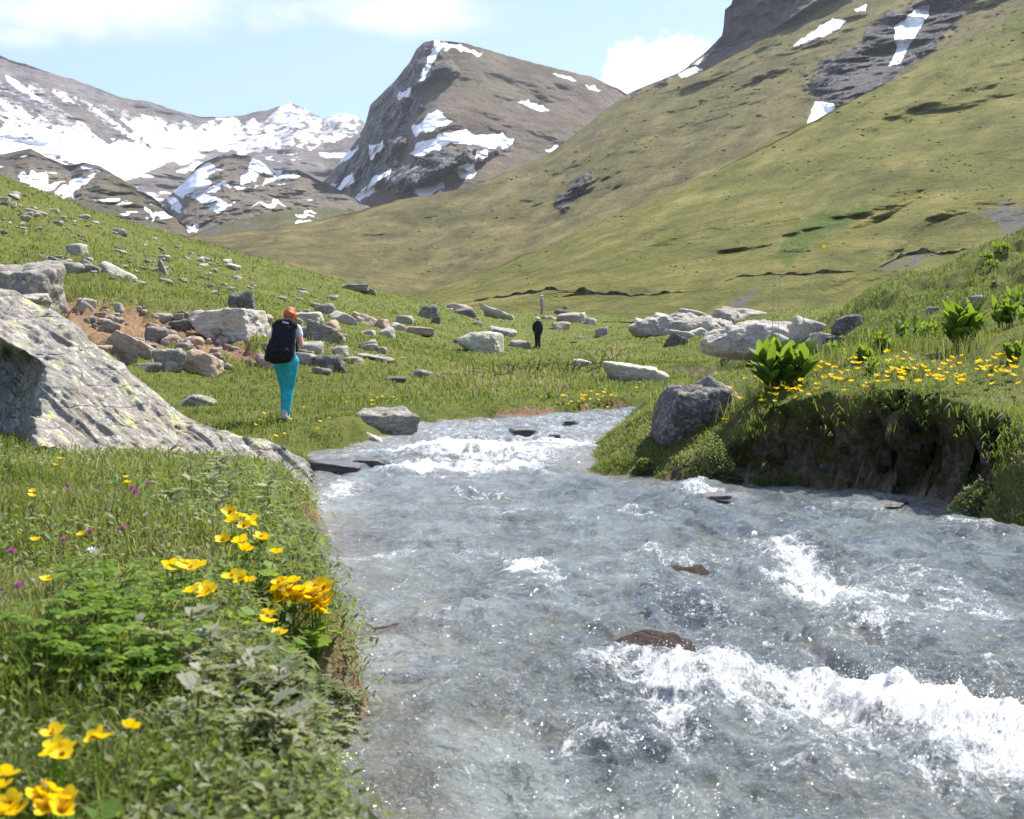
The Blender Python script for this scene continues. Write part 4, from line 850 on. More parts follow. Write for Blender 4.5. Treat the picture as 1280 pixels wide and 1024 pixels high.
# the huge lichen covered slab
def slab():
    top = tonp([(-260, 318), (-120, 340), (0, 361), (18, 362), (40, 376), (62, 386), (90, 402), (112, 430), (150, 456), (190, 489), (230, 520), (262, 538), (300, 549), (345, 559), (380, 573), (391, 590), (396, 612)])
    bot = tonp([(-260, 560), (0, 575), (60, 575), (130, 590), (210, 612), (270, 622), (330, 628), (396, 624)])
    yb = tonp([(-260, 8.2), (0, 8.9), (150, 9.8), (270, 10.7), (396, 11.75)]); dep = tonp([(-260, 3.6), (0, 3.2), (110, 2.6), (230, 1.7), (330, .9), (385, .35), (396, .05)])
    nx, ny = 330, 150
    px = np.linspace(-260, 396, nx); t = np.linspace(0, 1, ny)[:, None]
    T = np.interp(px, top[:, 0], top[:, 1]) + 2.5 * fbm(px * .035, px * 0, 3.3, 4) ; B = np.interp(px, bot[:, 0], bot[:, 1])
    PX = np.repeat(px[None], ny, 0); PY = B + (T - B) * t
    Y0 = np.interp(px, yb[:, 0], yb[:, 1]); DP = np.interp(px, dep[:, 0], dep[:, 1])
    Y = Y0 + DP * t ** .9 - .25 * np.sin(t * math.pi) * np.clip(DP / 2, 0, 1)
    cav = sstep(54, 30, PX + 10 * fbm(PX * .03, PY * .03, 5, 3) + .10 * (PY - 500)) * sstep(440, 462, PY + 6 * fbm(PX * .05, PY * .02, 2, 2) - (PX - 20) * .5)
    Y = Y + cav * (.7 + 1.5 * np.clip((56 - PX) / 60, 0, 1))
    P = at(PX, PY, Y)
    # strata across the slab and lumps
    s = P[..., 0] * .55 + P[..., 1] * .25 - P[..., 2] * .9
    env = np.clip(np.minimum(1, (1 - t) * 14) * np.ones_like(PX), .25, 1)
    q = .62 * P[..., 0] + P[..., 2] * .8 + .28 * P[..., 1]; al = P[..., 0] * .8 - P[..., 2] * .5
    q = q + .10 * fbm(al * .7, q * .8, 3.1, 3)
    n = .10 * fbm(P[..., 0] * .9, P[..., 1] * .9, P[..., 2] * .9, 6, .56) + .06 * (ridged(q * 3.4, al * .35, 1.5, 4, .6) - .7) + .022 * ridged(q * 14, al * 1.6, 5.5, 3)
    stp = np.floor(q * 2.6 + .3 * fbm(al * .6, q, 8.8, 2)); n = n + .07 * np.sin(stp * 12.9898) - .16 * np.clip(ridged(q * .9, al * .22, 7.7, 3) - 1.0, 0, .6)
    n = n - .12 * np.clip(ridged(al * .8 + .3 * q, q * .5, 4.2, 3) - 1.1, 0, .5)
    P = P + np.array([.25, -.75, .6]) * (n * env)[..., None]
    # back of the slab down to the ground
    nb = 12; sb = np.linspace(0, 1, nb + 1)[1:][:, None]
    tp = P[-1]; gz = ground_h(tp[:, 0] - .4, tp[:, 1] + 1.2) - .2
    Bk = np.stack([tp[None, :, 0] - .5 * sb, tp[None, :, 1] + (.3 + .5 * DP[None]) * sb, tp[None, :, 2] + (np.minimum(gz, tp[:, 2])[None] - tp[None, :, 2]) * sb ** 1.4], -1)
    Bk = Bk + (.06 * fbm(Bk[..., 0] * 1.5, Bk[..., 1] * 1.5, Bk[..., 2] * 1.5, 4))[..., None]
    V = np.concatenate([P, Bk], 0)
    o = link('boulder', mesh_np('slab_boulder', V.reshape(-1, 3), grid_faces(ny + nb, nx)), RMW['lichen'])
    tag(o, 'huge slanting slab spotted with yellow and white lichen, sloping down to the water', 'boulder', 'boulders on the meadow')
    add_surface(o)
    return P
SLAB = slab()
SLAB_FOOT = np.array([(float(SLAB[2, i, 0]), float(SLAB[2, i, 1]) + .12) for i in range(0, 330, 12)] + [(float(SLAB[2, -1, 0]), float(SLAB[2, -1, 1]))] + [(float(SLAB[-1, i, 0]), float(SLAB[-1, i, 1]) + .5) for i in range(324, -1, -12)])
# small stones
def stones(n, poly, kinds, label, group, smin, smax, seed, flat=.55, name='stone'):
    rg = random.Random(seed); poly = tonp(poly); k = 0
    while k < n:
        x = rg.uniform(poly[:, 0].min(), poly[:, 0].max()); y = rg.uniform(poly[:, 1].min(), poly[:, 1].max())
        if not dist_poly(np.array([x]), np.array([y]), poly)[1][0]: continue
        if float(pn(x * .03, y * .06, seed * 1.7)) < rg.uniform(-.5, .2): continue
        s = smin + (smax - smin) * rg.random() ** 2.2
        rock(x, y, s, s * rg.uniform(flat * .7, flat * 1.3), rg.choice(kinds), label, rg.randrange(14), rg.uniform(-18, 24), rg.uniform(0, 360), group, .8, .22, 3, 0, name, 'stone'); k += 1
stones(165, [(0, 232), (60, 255), (150, 285), (230, 310), (330, 345), (420, 372), (420, 384), (300, 372), (240, 366), (150, 352), (60, 330), (0, 310)], ('pale', 'pale', 'grey', 'pale'), 'small pale stone half sunk in the grass of the upper slope', 'small stones strewn over the green slope', 5, 18, 5, .38)
stones(80, [(62, 372), (120, 382), (230, 400), (262, 404), (350, 440), (330, 450), (262, 442), (210, 432), (165, 440), (100, 400)], ('pink', 'pink', 'orange', 'pale', 'grey'), 'broken pinkish stone lying on the bare soil of the scarp', 'broken stones in the hillside scarp', 5, 28, 8, .6)
stones(55, [(340, 388), (480, 372), (640, 372), (740, 398), (760, 432), (620, 440), (500, 455), (400, 470), (350, 450)], ('pale', 'pale', 'grey', 'pink'), 'small stone in the meadow grass among the larger boulders', 'small stones among the meadow boulders', 3, 14, 3, .42)
stones(62, [(96, 404), (160, 384), (250, 398), (345, 400), (420, 384), (500, 408), (520, 430), (470, 455), (400, 468), (300, 462), (190, 468), (120, 440)], ('pink', 'pale', 'grey', 'pink', 'orange'), 'half buried angular rock in the jumble along the eroded scar', 'angular rubble along the eroded scar', 12, 40, 12, .55)
stones(12, [(860, 425), (930, 425), (1010, 440), (900, 450)], ('pale',), 'small pale stone in the grass below the bedrock outcrop', 'small stones below the outcrop', 5, 12, 9)
stones(9, [(1130, 360), (1250, 352), (1270, 390), (1160, 398)], ('grey',), 'little grey stone poking out of the knoll', 'small stones on the knoll', 4, 9, 4)
stones(6, [(90, 985), (190, 990), (200, 1020), (110, 1022)], ('pale',), 'pale stone under the plants of the flowery bank', 'pale stones in the flowery bank', 18, 44, 6)

# ------------------------------------------------------------------ grass, herbs and leaves
GRASS = [(.0, (.030, .048, .010)), (.3, (.075, .105, .018)), (.52, (.13, .155, .030)), (.72, (.21, .205, .065)), (1, (.40, .34, .18))]
M_GRASS = leaf_mat('grass_blade', GRASS, trans=.46, tcol=1.5)
M_HERB = leaf_mat('herb_leaf', [(0, (.035, .055, .018)), (.3, (.10, .135, .04)), (.55, (.18, .215, .075)), (.8, (.30, .31, .17)), (1, (.48, .46, .35))], trans=.48, tcol=1.6)
M_BRIGHT = leaf_mat('bright_leaf', [(0, (.07, .14, .012)), (.5, (.14, .25, .022)), (1, (.28, .36, .05))], trans=.55, tcol=2.4)
M_BROAD = leaf_mat('broad_leaf', [(0, (.045, .10, .012)), (.5, (.10, .18, .02)), (1, (.20, .26, .05))], trans=.55, tcol=1.6)
M_STRAW = simple('dry_stalk', (.38, .31, .20), .9, .3, 30)
M_TWIG = simple('dead_twig', (.10, .066, .045), .9, .4, 30)
M_YELLOW = leaf_mat('yellow_petal', [(0, (.80, .50, .0)), (.5, (.88, .60, .004)), (1, (.92, .70, .01))], trans=.42, tc=(.95, .68, .01))
M_PINK = leaf_mat('pink_petal', [(0, (.34, .06, .20)), (.5, (.48, .11, .28)), (1, (.62, .22, .40))], trans=.35, tc=(.7, .2, .45))
M_WHITEP = simple('white_petal', (.75, .75, .7), .8, .1)
M_CENTRE = simple('flower_centre', (.55, .27, .01), .8, .2, 200)
rs = np.random.RandomState(5)
def excluded(x, y, grow=1.0):
    m = np.zeros(x.shape, bool)
    for ex, ey, er in EXCL:
        if er > .22: m |= (x - ex) ** 2 + (y - ey) ** 2 < (er * grow) ** 2
    d, i = dist_poly(x, y, SLAB_FOOT)
    return m | i
def blades(name, x, y, z, hgt, wid, lean, col, mat, droop=.5, az=None):
    """every blade: a bent, tapering strip"""
    n = len(x); a = rs.uniform(0, 2 * math.pi, n); la = rs.uniform(0, 2 * math.pi, n) if az is None else az + rs.normal(0, .6, n)
    wx = np.cos(a) * wid; wy = np.sin(a) * wid; lx = np.cos(la) * lean * hgt; ly = np.sin(la) * lean * hgt
    B = np.stack([x, y, z - .01], -1)
    M = B + np.stack([lx * .45, ly * .45, hgt * .62], -1)
    T = B + np.stack([lx * 1.25, ly * 1.25, hgt * (1 - droop * lean)], -1)
    W = np.stack([wx, wy, 0 * wx], -1)
    V = np.stack([B - W * .5, B + W * .5, M + W * .42, M - W * .42, T], 1).reshape(-1, 3)
    i = np.arange(n)[:, None] * 5
    Fc = np.concatenate([i + np.array([[0, 1, 2]]), i + np.array([[0, 2, 3]]), i + np.array([[3, 2, 4]])], 0)
    return tag(link(name, mesh_np(name, V, Fc, {'col': np.repeat(col, 5)}), mat), kind='stuff')
def scatter(n, y0, y1, u0, u1, pw):
    """random ground points, denser near the viewer: u = sideways / distance"""
    r = rs.random(n); e = 1 - (pw if abs(pw - 1) > 1e-6 else 1.001)
    y = (y0 ** e + (y1 ** e - y0 ** e) * r) ** (1 / e); x = rs.uniform(u0, u1, n) * y
    return x, y
def tone(x, y, base=.42, a=.30, s=.9):
    return np.clip(base + a * fbm(x * s, y * s, 4.4, 4) + rs.normal(0, .10, len(x)), 0, 1)
# the flowery bank in front
def bank_points(n, pw=1.2, y1=13.5):
    x, y = scatter(n, 1.15, y1, -.56, .12, pw); h_, d_, rt, t_, ww_ = ground_raw(x, y)
    k = (d_ > .02) & ~rt; x, y, h_, d_ = x[k], y[k], h_[k], d_[k]
    k = ~excluded(x, y, .8); return x[k], y[k], h_[k], d_[k]
x, y, h_, d_ = bank_points(120000)
px_, py_ = proj(np.stack([x, y, h_], -1))
dens = np.clip(.55 + .8 * fbm(x * 1.6, y * 1.6, 7.7, 3) + .4 * (px_ < 170) - .35 * sstep(250, 330, px_), .12, 1); k = rs.random(len(x)) < dens
x, y, h_ = x[k], y[k], h_[k]
hg = rs.uniform(.05, .17, len(x)) * (1 + .5 * fbm(x * .9, y * .9, 2, 3)) * np.interp(y, [1, 5, 12], [.85, 1, 1.2])
blades('grass', x, y, h_, hg, rs.uniform(.003, .0065, len(x)) * np.interp(y, [1, 4, 12], [.8, 1, 2.2]), rs.uniform(.1, .9, len(x)), np.clip(tone(x, y, .60, .32) + (rs.random(len(x)) < .10) * .3, 0, 1), M_GRASS)
def leafset(name, x, y, z, length, width, elev, col, mat, az=None, fold=.25, kind='stuff', parent=None, kinds=True):
    n = len(x); a = rs.uniform(0, 2 * math.pi, n) if az is None else az
    D = np.stack([np.cos(a) * np.cos(elev), np.sin(a) * np.cos(elev), np.sin(elev)], -1); S = np.stack([-np.sin(a), np.cos(a), 0 * a], -1)
    Up = np.cross(S, D) * -1; Up = np.where(Up[:, 2:3] < 0, -Up, Up)
    B = np.stack([x, y, z], -1); L = length[:, None]; Wd = width[:, None]
    Mid = B + D * L * .5 - Up * Wd * fold; T = B + D * L * np.array([1, 1, 1]) - np.array([0, 0, 1]) * L * .18
    V = np.stack([B, Mid + S * Wd * .5 + Up * Wd * fold, Mid, Mid - S * Wd * .5 + Up * Wd * fold, T], 1).reshape(-1, 3)
    i = np.arange(n)[:, None] * 5
    Fc = np.concatenate([i + np.array([[0, 1, 2]]), i + np.array([[0, 2, 3]]), i + np.array([[2, 1, 4]]), i + np.array([[3, 2, 4]])], 0)
    me = mesh_np(name, V, Fc, {'col': np.repeat(col, 5)}, smooth=False)
    o = link(name, me, mat, parent)
    return tag(o, kind=kind) if kind else o
x, y, h_, d_ = bank_points(110000, 1.3)
px_, py_ = proj(np.stack([x, y, h_], -1))
dens = np.clip(.35 + .9 * fbm(x * 1.3, y * 1.3, 1.7, 3) + .45 * sstep(150, 330, px_) + .5 * sstep(.5, .15, d_), .05, 1); k = rs.random(len(x)) < dens
x, y, h_, d_ = x[k], y[k], h_[k], d_[k]; n = len(x)
lift = rs.random(n) ** 1.3 * (.10 + .05 * fbm(x * 1.5, y * 1.5, 3, 3)); L = rs.uniform(.016, .042, n) * np.interp(y, [1, 4, 12], [.8, 1, 1.8])
leafset('ground_cover', x, y, h_ + lift, L, L * rs.uniform(.3, .55, n), rs.uniform(-.2, 1.1, n), np.clip(.52 + .28 * fbm(x * 1.1, y * 1.1, 6, 3) + rs.normal(0, .2, n), 0, 1), M_HERB)
# leaves and roots hanging over the bank's edge
x, y = scatter(26000, 1.6, 13, -.3, .12, 1.1); h_, d_, rt, t_, ww_ = ground_raw(x, y); k = (d_ > .0) & (d_ < .34) & ~rt & ~excluded(x, y, .8); x, y, h_ = x[k], y[k], h_[k]; n = len(x)
L = rs.uniform(.02, .05, n) * np.interp(y, [1, 4, 12], [.8, 1, 1.7])
leafset('ground_cover', x + rs.uniform(-.02, .10, n), y, h_ + rs.uniform(0, .12, n), L, L * rs.uniform(.3, .5, n), rs.uniform(-.8, .6, n), np.clip(.42 + rs.normal(0, .2, n), 0, 1), M_HERB)
# meadow grass beyond the water and up the slope
def meadow(n, y0, y1, pw, hmul):
    x, y = scatter(n, y0, y1, -.56, .56, pw); h_, d_, rt, t_, ww_ = ground_raw(x, y)
    k = (d_ > .10) & ~(rt & (ww_ < .45) & (t_ < .9)); x, y, h_, rt, d_ = x[k], y[k], h_[k], rt[k], d_[k]
    k = ~excluded(x, y, .85); x, y, h_, d_ = x[k], y[k], h_[k], d_[k]
    px_, py_ = proj(np.stack([x, y, h_], -1))
    sc_ = mask_poly(px_, py_, SCARP, 6, 12, .05) * ((y > 14) & (y < 45)); dr_ = mask_poly(px_, py_, PATCH, 12, 14, .04) * (y > 18)
    k = rs.random(len(x)) > sc_ * .96; x, y, h_, sc_, dr_ = x[k], y[k], h_[k], sc_[k], dr_[k]
    hg = rs.uniform(.05, .16, len(x)) * (1 + .8 * fbm(x * .7, y * .7, 2, 3)) * hmul * (1 + .7 * dr_) * np.where((x > .9) & (y < 18), .62, 1)
    z_ = h_ - .25 * sc_
    c_ = np.clip(tone(x, y, .53, .34, .30) + (rs.random(len(x)) < .16) * .28 + .16 * fbm(x * 1.6, y * 1.6, 3.1, 3) + .30 * dr_ * (rs.random(len(x)) < .7), 0, 1)
    return blades('grass', x, y, z_, hg, np.maximum(.005, .00072 * y) * rs.uniform(.7, 1.4, len(x)), rs.uniform(.1, .85, len(x)), c_, M_GRASS)
meadow(110000, 8.3, 26, 1.0, .72)
meadow(150000, 22, 110, 1.1, .95)
x, y = scatter(160000, 8.2, 15.5, .03, .56, .5); h_, d_, rt, t_, ww_ = ground_raw(x, y); k = rt & (d_ > .03) & (d_ < 1.3) & (ww_ > .44) & ~excluded(x, y, .8); x, y, h_ = x[k], y[k], h_[k]; n = len(x)
blades('grass', x, y, h_, rs.uniform(.025, .085, n), rs.uniform(.005, .010, n), rs.uniform(.2, 1.2, n), tone(x, y, .66, .34, 1.5), M_GRASS, .7)
# turf hanging over the undercut
x, y = scatter(60000, 9.3, 13.2, .05, .48, .5); h_, d_, rt, t_, ww_ = ground_raw(x, y); k = rt & (d_ > .10) & (d_ < .42) & (ww_ < .6); x, y, h_, d_ = x[k], y[k], h_[k], d_[k]; n = len(x)
k = (h_ > .45) & (rs.random(n) < .05 + .75 * sstep(-.1, .45, fbm(x * 2.6, y * 2.6, 5, 3))); x, y, h_ = x[k] , y[k], h_[k]; n = len(x)
blades('grass', x + rs.normal(-.05, .05, n), y + rs.normal(-.10, .06, n), h_ + rs.normal(-.04, .05, n), rs.uniform(.04, .12, n) * (1 + .8 * fbm(x * 3, y * 3, 3, 3)), rs.uniform(.006, .012, n), rs.uniform(.3, 1.4, n), tone(x, y, .36, .25, 2.5), M_GRASS, .8, np.full(n, -2.1))
# moss and grass tufts clinging to the undercut, stones lodged in it
TX, TY = [], []
rg = random.Random(77); V_ = []
for i in range(170):
    px = rg.uniform(905, 1245); py = rg.uniform(np.interp(px, [905, 1000, 1150, 1245], [545, 530, 500, 520]), np.interp(px, [905, 1100, 1245], [604, 616, 640]))
    if float(pn(px * .022, py * .03, 3.3)) < rg.uniform(-.35, .45): continue
    p, nn = ray(px, py, 0)
    if p is None: continue
    for j in range(rg.randrange(14, 40)): V_.append((p.x + rg.gauss(0, .045), p.y - .03 + rg.gauss(0, .02), p.z + rg.gauss(0, .035)))
V_ = np.array(V_); n = len(V_)
blades('grass', V_[:, 0], V_[:, 1], V_[:, 2], rs.uniform(.03, .10, n), rs.uniform(.005, .010, n), rs.uniform(.5, 1.6, n), np.clip(rs.normal(.40, .18, n), 0, 1), M_GRASS, .85, np.full(n, -1.9))
for i in range(13):
    px = rg.uniform(920, 1235); py = rg.uniform(np.interp(px, [920, 1000, 1150, 1235], [560, 550, 530, 545]), np.interp(px, [905, 1100, 1245], [600, 612, 634]))
    rock(px, py, rg.uniform(9, 26), rg.uniform(5, 12), rg.choice(('brown', 'dark')), 'stone lodged in the dark soil of the undercut bank', rg.randrange(14), rg.uniform(-20, 20), None, 'stones in the undercut bank', .7, .6, 3, 0, 'stone', 'stone', -.04)
V_ = []
for i in range(260):
    px = rg.uniform(805, 1040); py = rg.uniform(382, 436); p, nn = ray(px, py)
    if p is None or not (38 < p.y < 60) or float(pn(px * .05, py * .11, 8.3)) < rg.uniform(-.2, .5): continue
    for j in range(16): V_.append((p.x + rg.gauss(0, .16), p.y - .05 + rg.gauss(0, .05), p.z + rg.gauss(0, .05)))
V_ = np.array(V_); n = len(V_)
if n: blades('grass', V_[:, 0], V_[:, 1], V_[:, 2], rs.uniform(.08, .2, n), np.full(n, .035), rs.uniform(.2, .9, n), np.clip(rs.normal(.45, .18, n), 0, 1), M_GRASS)
# taller dry grass standing round the broad leaved plants
x, y = scatter(9000, 12.2, 16.5, .10, .42, .3); h_, d_, rt, t_, ww_ = ground_raw(x, y); k = (d_ > .8) & rt & (rs.random(len(x)) < sstep(.0, .5, fbm(x * .9, y * .9, 9, 3))); x, y, h_ = x[k], y[k], h_[k]; n = len(x)
blades('grass', x, y, h_, rs.uniform(.12, .36, n), rs.uniform(.006, .011, n), rs.uniform(.05, .5, n), np.clip(rs.normal(.72, .15, n), 0, 1), M_GRASS)

# ---- single plants, modelled once and copied
class LB:
    """collects leaves, tubes and petals into one mesh"""
    def __init__(s): s.V = []; s.F = []; s.C = []; s.n = 0
    def add(s, v, f, c):
        v = np.asarray(v, float); s.V.append(v); s.F += [tuple(int(q) + s.n for q in t) for t in f]; s.C += [c] * len(v); s.n += len(v)
    def leaf(s, o, d, up, L, W, c, seg=5, bend=.3, fold=.18, shape=None):
        o = np.array(o, float); d = np.array(d, float); d /= np.linalg.norm(d); up = np.array(up, float); sd = np.cross(d, up); sd /= np.linalg.norm(sd) + 1e-9; up = np.cross(sd, d)
        v = []
        for i in range(seg + 1):
            t = i / seg; w_ = (shape(t) if shape else math.sin(math.pi * min(1, t * .92 + .06)) ** .8) * W * .5
            p = o + d * L * t * (1 - .15 * bend * t) + up * (-bend * L * t * t * .55)
            v += [p + sd * w_ + up * w_ * fold, p, p - sd * w_ + up * w_ * fold]
        f = []
        for i in range(seg):
            a = 3 * i; f += [(a, a + 1, a + 4), (a, a + 4, a + 3), (a + 1, a + 2, a + 5), (a + 1, a + 5, a + 4)]
        s.add(v, f, c)
    def tube(s, pts, r0, r1, c=.5, k=5):
        pts = [np.array(p, float) for p in pts]; v = []; n = len(pts)
        for i, p in enumerate(pts):
            d = pts[min(i + 1, n - 1)] - pts[max(i - 1, 0)]; d /= np.linalg.norm(d) + 1e-9
            a = np.cross(d, (0.3, .9, .2)); a /= np.linalg.norm(a) + 1e-9; b = np.cross(d, a); r = r0 + (r1 - r0) * i / max(1, n - 1)
            v += [p + (a * math.cos(2 * math.pi * j / k) + b * math.sin(2 * math.pi * j / k)) * r for j in range(k)]
        f = []
        for i in range(n - 1):
            for j in range(k):
                q = i * k + j; q2 = i * k + (j + 1) % k; f += [(q, q2, q2 + k), (q, q2 + k, q + k)]
        s.add(v, f, c)
    def disc(s, o, nrm, r, c, notch=True, cup=.25, k=14):
        o = np.array(o, float); nrm = np.array(nrm, float); nrm /= np.linalg.norm(nrm); a = np.cross(nrm, (.2, .9, .35)); a /= np.linalg.norm(a); b = np.cross(nrm, a)
        v = [o]
        for j in range(k + 1):
            th = .35 + (2 * math.pi - .7) * j / k if notch else 2 * math.pi * j / k
            rr = r * (1 + .07 * math.sin(j * 2.7)); v.append(o + (a * math.cos(th) + b * math.sin(th)) * rr + nrm * rr * cup * (1 + .4 * math.sin(3 * th)))
        s.add(v, [(0, j + 1, j + 2) for j in range(k)], c)
    def build(s, name, smooth=True):
        return mesh_np(name, np.array(s.V and np.concatenate(s.V)), np.array(s.F), {'col': np.array(s.C)}, smooth)
def flower_mesh(seed, r=.022, petals=5, cup=.35):
    rg = random.Random(seed); b = LB(); c = LB()
    for i in range(petals):
        a = 2 * math.pi * i / petals + rg.uniform(-.12, .12); d = (math.cos(a), math.sin(a), cup * rg.uniform(.7, 1.4))
        b.leaf((math.cos(a) * .003, math.sin(a) * .003, 0), d, (0, 0, 1), r * rg.uniform(.9, 1.1), r * .92, rg.uniform(.2, .9), 4, -.25, .2, lambda t: [.25, .75, 1, .95, .35][min(4, int(t * 4.001))])
    for i in range(9):
        a = rg.uniform(0, 6.28); q = rg.uniform(0, .0045); c.tube([(math.cos(a) * q, math.sin(a) * q, 0), (math.cos(a) * q * 1.7, math.sin(a) * q * 1.7, .008)], .0012, .0016, .5, 4)
    pm = b.build('petals'); pm.materials.append(M_YELLOW); cm = c.build('stamens'); cm.materials.append(M_CENTRE)
    return pm, cm
FLOW = [flower_mesh(i) for i in range(5)]
def sight(px, py, hgt, surf=None):
    """the ground under a flower that stands hgt high and is seen at px, py"""
    p = None; q = py
    for i in range(5):
        p, _ = ray(px, min(q, 1400), 0)
        if p is None: return None, None
        q = py + hgt * F / max(p.y, .8)
    top = at(px, py, p.y); return p, Vector(top)
def marigold(label, heads, seed, nleaf=10, hgt=.16, r=1.25, spread=.12):
    rg = random.Random(seed); pts = []
    for (px, py) in heads:
        g, t = sight(px, py, hgt)
        if g is not None: pts.append((g, t))
    c = sum((g for g, t in pts), Vector()) / len(pts); c.z = min(float(ground_h(np.array([c.x]), np.array([c.y]))[0]), c.z)
    root = empty('marsh_marigold', c); tag(root, label, 'flower', 'yellow flower clumps on the bank')
    st = LB()
    for g, t in pts:
        o = t - c; st.tube([(o.x * .25, o.y * .25, -.02), (o.x * .75, o.y * .75, o.z * .5), (o.x, o.y, o.z)], .0024, .0016, .4)
        pm, cm = FLOW[rg.randrange(5)]; f = link('flower', pm, None, root); f.location = o; s_ = r * rg.uniform(.85, 1.2); f.scale = (s_,) * 3
        f.rotation_euler = (rg.uniform(.1, .7), rg.uniform(-.4, .4), rg.uniform(0, 6.28)); ce = link('stamens', cm, None, f)
    lf = LB()
    for i in range(nleaf):
        a = rg.uniform(0, 6.28); q = spread * rg.uniform(.2, 1) ** .7; z = rg.uniform(.03, .10); p = (math.cos(a) * q, math.sin(a) * q, z)
        st.tube([(0, 0, -.02), (p[0] * .6, p[1] * .6, z * .7), p], .002, .0015, .5)
        lf.disc(p, (math.cos(a) * rg.uniform(-.2, .8), math.sin(a) * rg.uniform(-.2, .8), 1), rg.uniform(.022, .042), rg.uniform(.1, .9))
    link('stem', st.build('stem'), M_BRIGHT, root); link('leaves', lf.build('leaves'), M_BRIGHT, root)
    return root
marigold('row of yellow flowers highest on the flowery bank, near the slab tip', [(287, 641), (300, 646), (312, 655), (316, 650), (305, 658), (292, 652)], 1)
marigold('yellow flowers trailing from the highest clump towards the water', [(332, 675), (345, 692), (300, 678), (280, 676), (306, 688), (326, 672)], 2)
marigold('tight bunch of yellow flowers in mid bank with grass all round', [(214, 706), (232, 704), (248, 708), (240, 712), (226, 710), (208, 711)], 3, 6)
marigold('small yellow flowers among round leaves between two bigger bunches', [(258, 738), (262, 742), (290, 722), (303, 724), (240, 740), (310, 728)], 4)
marigold('big yellow bunch on the bank edge with round leaves, farther from the water', [(350, 730), (362, 736), (370, 745), (356, 742), (364, 728), (346, 738), (376, 738), (352, 748), (368, 752)], 5, 14, .21, 1.5)
marigold('big yellow bunch overhanging the water on the bank edge', [(395, 735), (402, 745), (400, 758), (390, 752), (398, 765), (388, 742), (405, 736), (394, 762), (408, 752), (384, 750)], 6, 12, .20, 1.5)
marigold('yellow flowers low on the bank edge beside large round leaves', [(338, 772), (330, 770), (348, 793), (342, 768), (334, 778)], 7, 12)
marigold('pair of blurred yellow heads and buds low on the bank beside grass stems', [(70, 935), (80, 938), (68, 918), (76, 944), (66, 942)], 8, 5, r=.85)
marigold('two separate small yellow heads near the thistles low on the bank', [(128, 923), (162, 910), (120, 922)], 9, 4, r=.7)
marigold('largest yellow blooms, in the bottom corner of the bank', [(55, 995), (70, 1003), (64, 988), (46, 1000), (76, 1014), (84, 1004), (50, 988), (58, 1012)], 10, 8, .12, .85)
marigold('yellow blooms cut off by the edge of the picture at the bottom corner', [(4, 970), (2, 985), (8, 1014), (20, 1018), (14, 1006)], 11, 8, .12, .85)
# small single flowers: stem and head in one small mesh
def small_flower(seed, mat, h=.10, r=.016, clover=False):
    rg = random.Random(seed); b = LB()
    if clover:
        for i in range(26):
            a = rg.uniform(0, 6.28); e = rg.uniform(-.5, 1.4); d = (math.cos(a) * math.cos(e), math.sin(a) * math.cos(e), math.sin(e)); b.leaf((0, 0, 0), d, (-d[1], d[0], .3), r, r * .35, rg.random(), 2, 0)
    else:
        for i in range(5):
            a = 6.283 * i / 5; b.leaf((0, 0, 0), (math.cos(a), math.sin(a), .4), (0, 0, 1), r, r * .95, rg.random(), 3, -.2, .2, lambda t: [.3, .9, 1, .4][min(3, int(t * 3.001))])
    me = b.build('flower_head'); me.materials.append(mat)
    s_ = LB(); s_.tube([(rg.uniform(-.01, .01), rg.uniform(-.01, .01), -h), (0, 0, 0)], .0016, .0012, .4, 4); sm = s_.build('stem'); sm.materials.append(M_BRIGHT)
    return me, sm
def put_flower(px, py, hgt, mesh, label, group, name='yellow_flower', cat='flower', scale=1.0, surf=None):
    g, t = sight(px, py, hgt)
    if g is None: return
    o = empty(name, g); hz = max(.02, t.z - g.z)
    hd = link('flower_head', mesh[0], None, o); hd.location = (0, 0, hz); hd.scale = (scale,) * 3; hd.rotation_euler = (random.uniform(.0, .6), random.uniform(-.3, .3), random.uniform(0, 6))
    st = link('stem', mesh[1], None, o); st.location = (0, 0, hz); st.scale = (1, 1, hz / .10)
    return tag(o, label, cat, group)
FY = [small_flower(i, M_YELLOW) for i in range(3)]; FP = [small_flower(i, M_PINK, clover=True) for i in range(3)]; FW = small_flower(3, M_WHITEP, clover=True)
for i, (px, py) in enumerate([(75, 574), (70, 582), (158, 597), (42, 615), (40, 621), (45, 676), (103, 669), (67, 723), (58, 726), (160, 604), (252, 744), (118, 735)]):
    put_flower(px, py, .12, FY[i % 3], 'single small yellow flower in the grass of the flowery bank', 'single yellow flowers on the bank', scale=1.1)
for i, (px, py) in enumerate([(165, 612), (85, 608), (125, 608), (187, 604), (155, 661), (80, 676), (114, 665), (24, 733), (16, 690), (168, 616)]):
    put_flower(px, py, .12, FP[i % 3], 'pink clover head in the grass of the flowery bank', 'pink clover on the bank', 'clover', 'clover', scale=1.25 if py in (612, 616) else .9)
put_flower(116, 690, .10, FW, 'only white flower head on the flowery bank', None, 'white_flower', scale=1.2)
rg = random.Random(21); k = 0
while k < 175:
    px = rg.uniform(868, 1282); py = rg.gauss(np.interp(px, [870, 950, 1040, 1150, 1280], [508, 486, 470, 462, 458]), 13)
    if py > np.interp(px, [868, 930, 1000, 1100, 1200, 1282], [540, 535, 512, 486, 482, 492]): continue
    if float(pn(px * .03, py * .06, 2.2)) < rg.uniform(-.6, .35): continue
    put_flower(px, py, .10, FY[k % 3], 'small yellow flower in the short turf above the undercut bank', 'yellow flowers above the undercut', scale=rg.uniform(1.5, 2.6)); k += 1
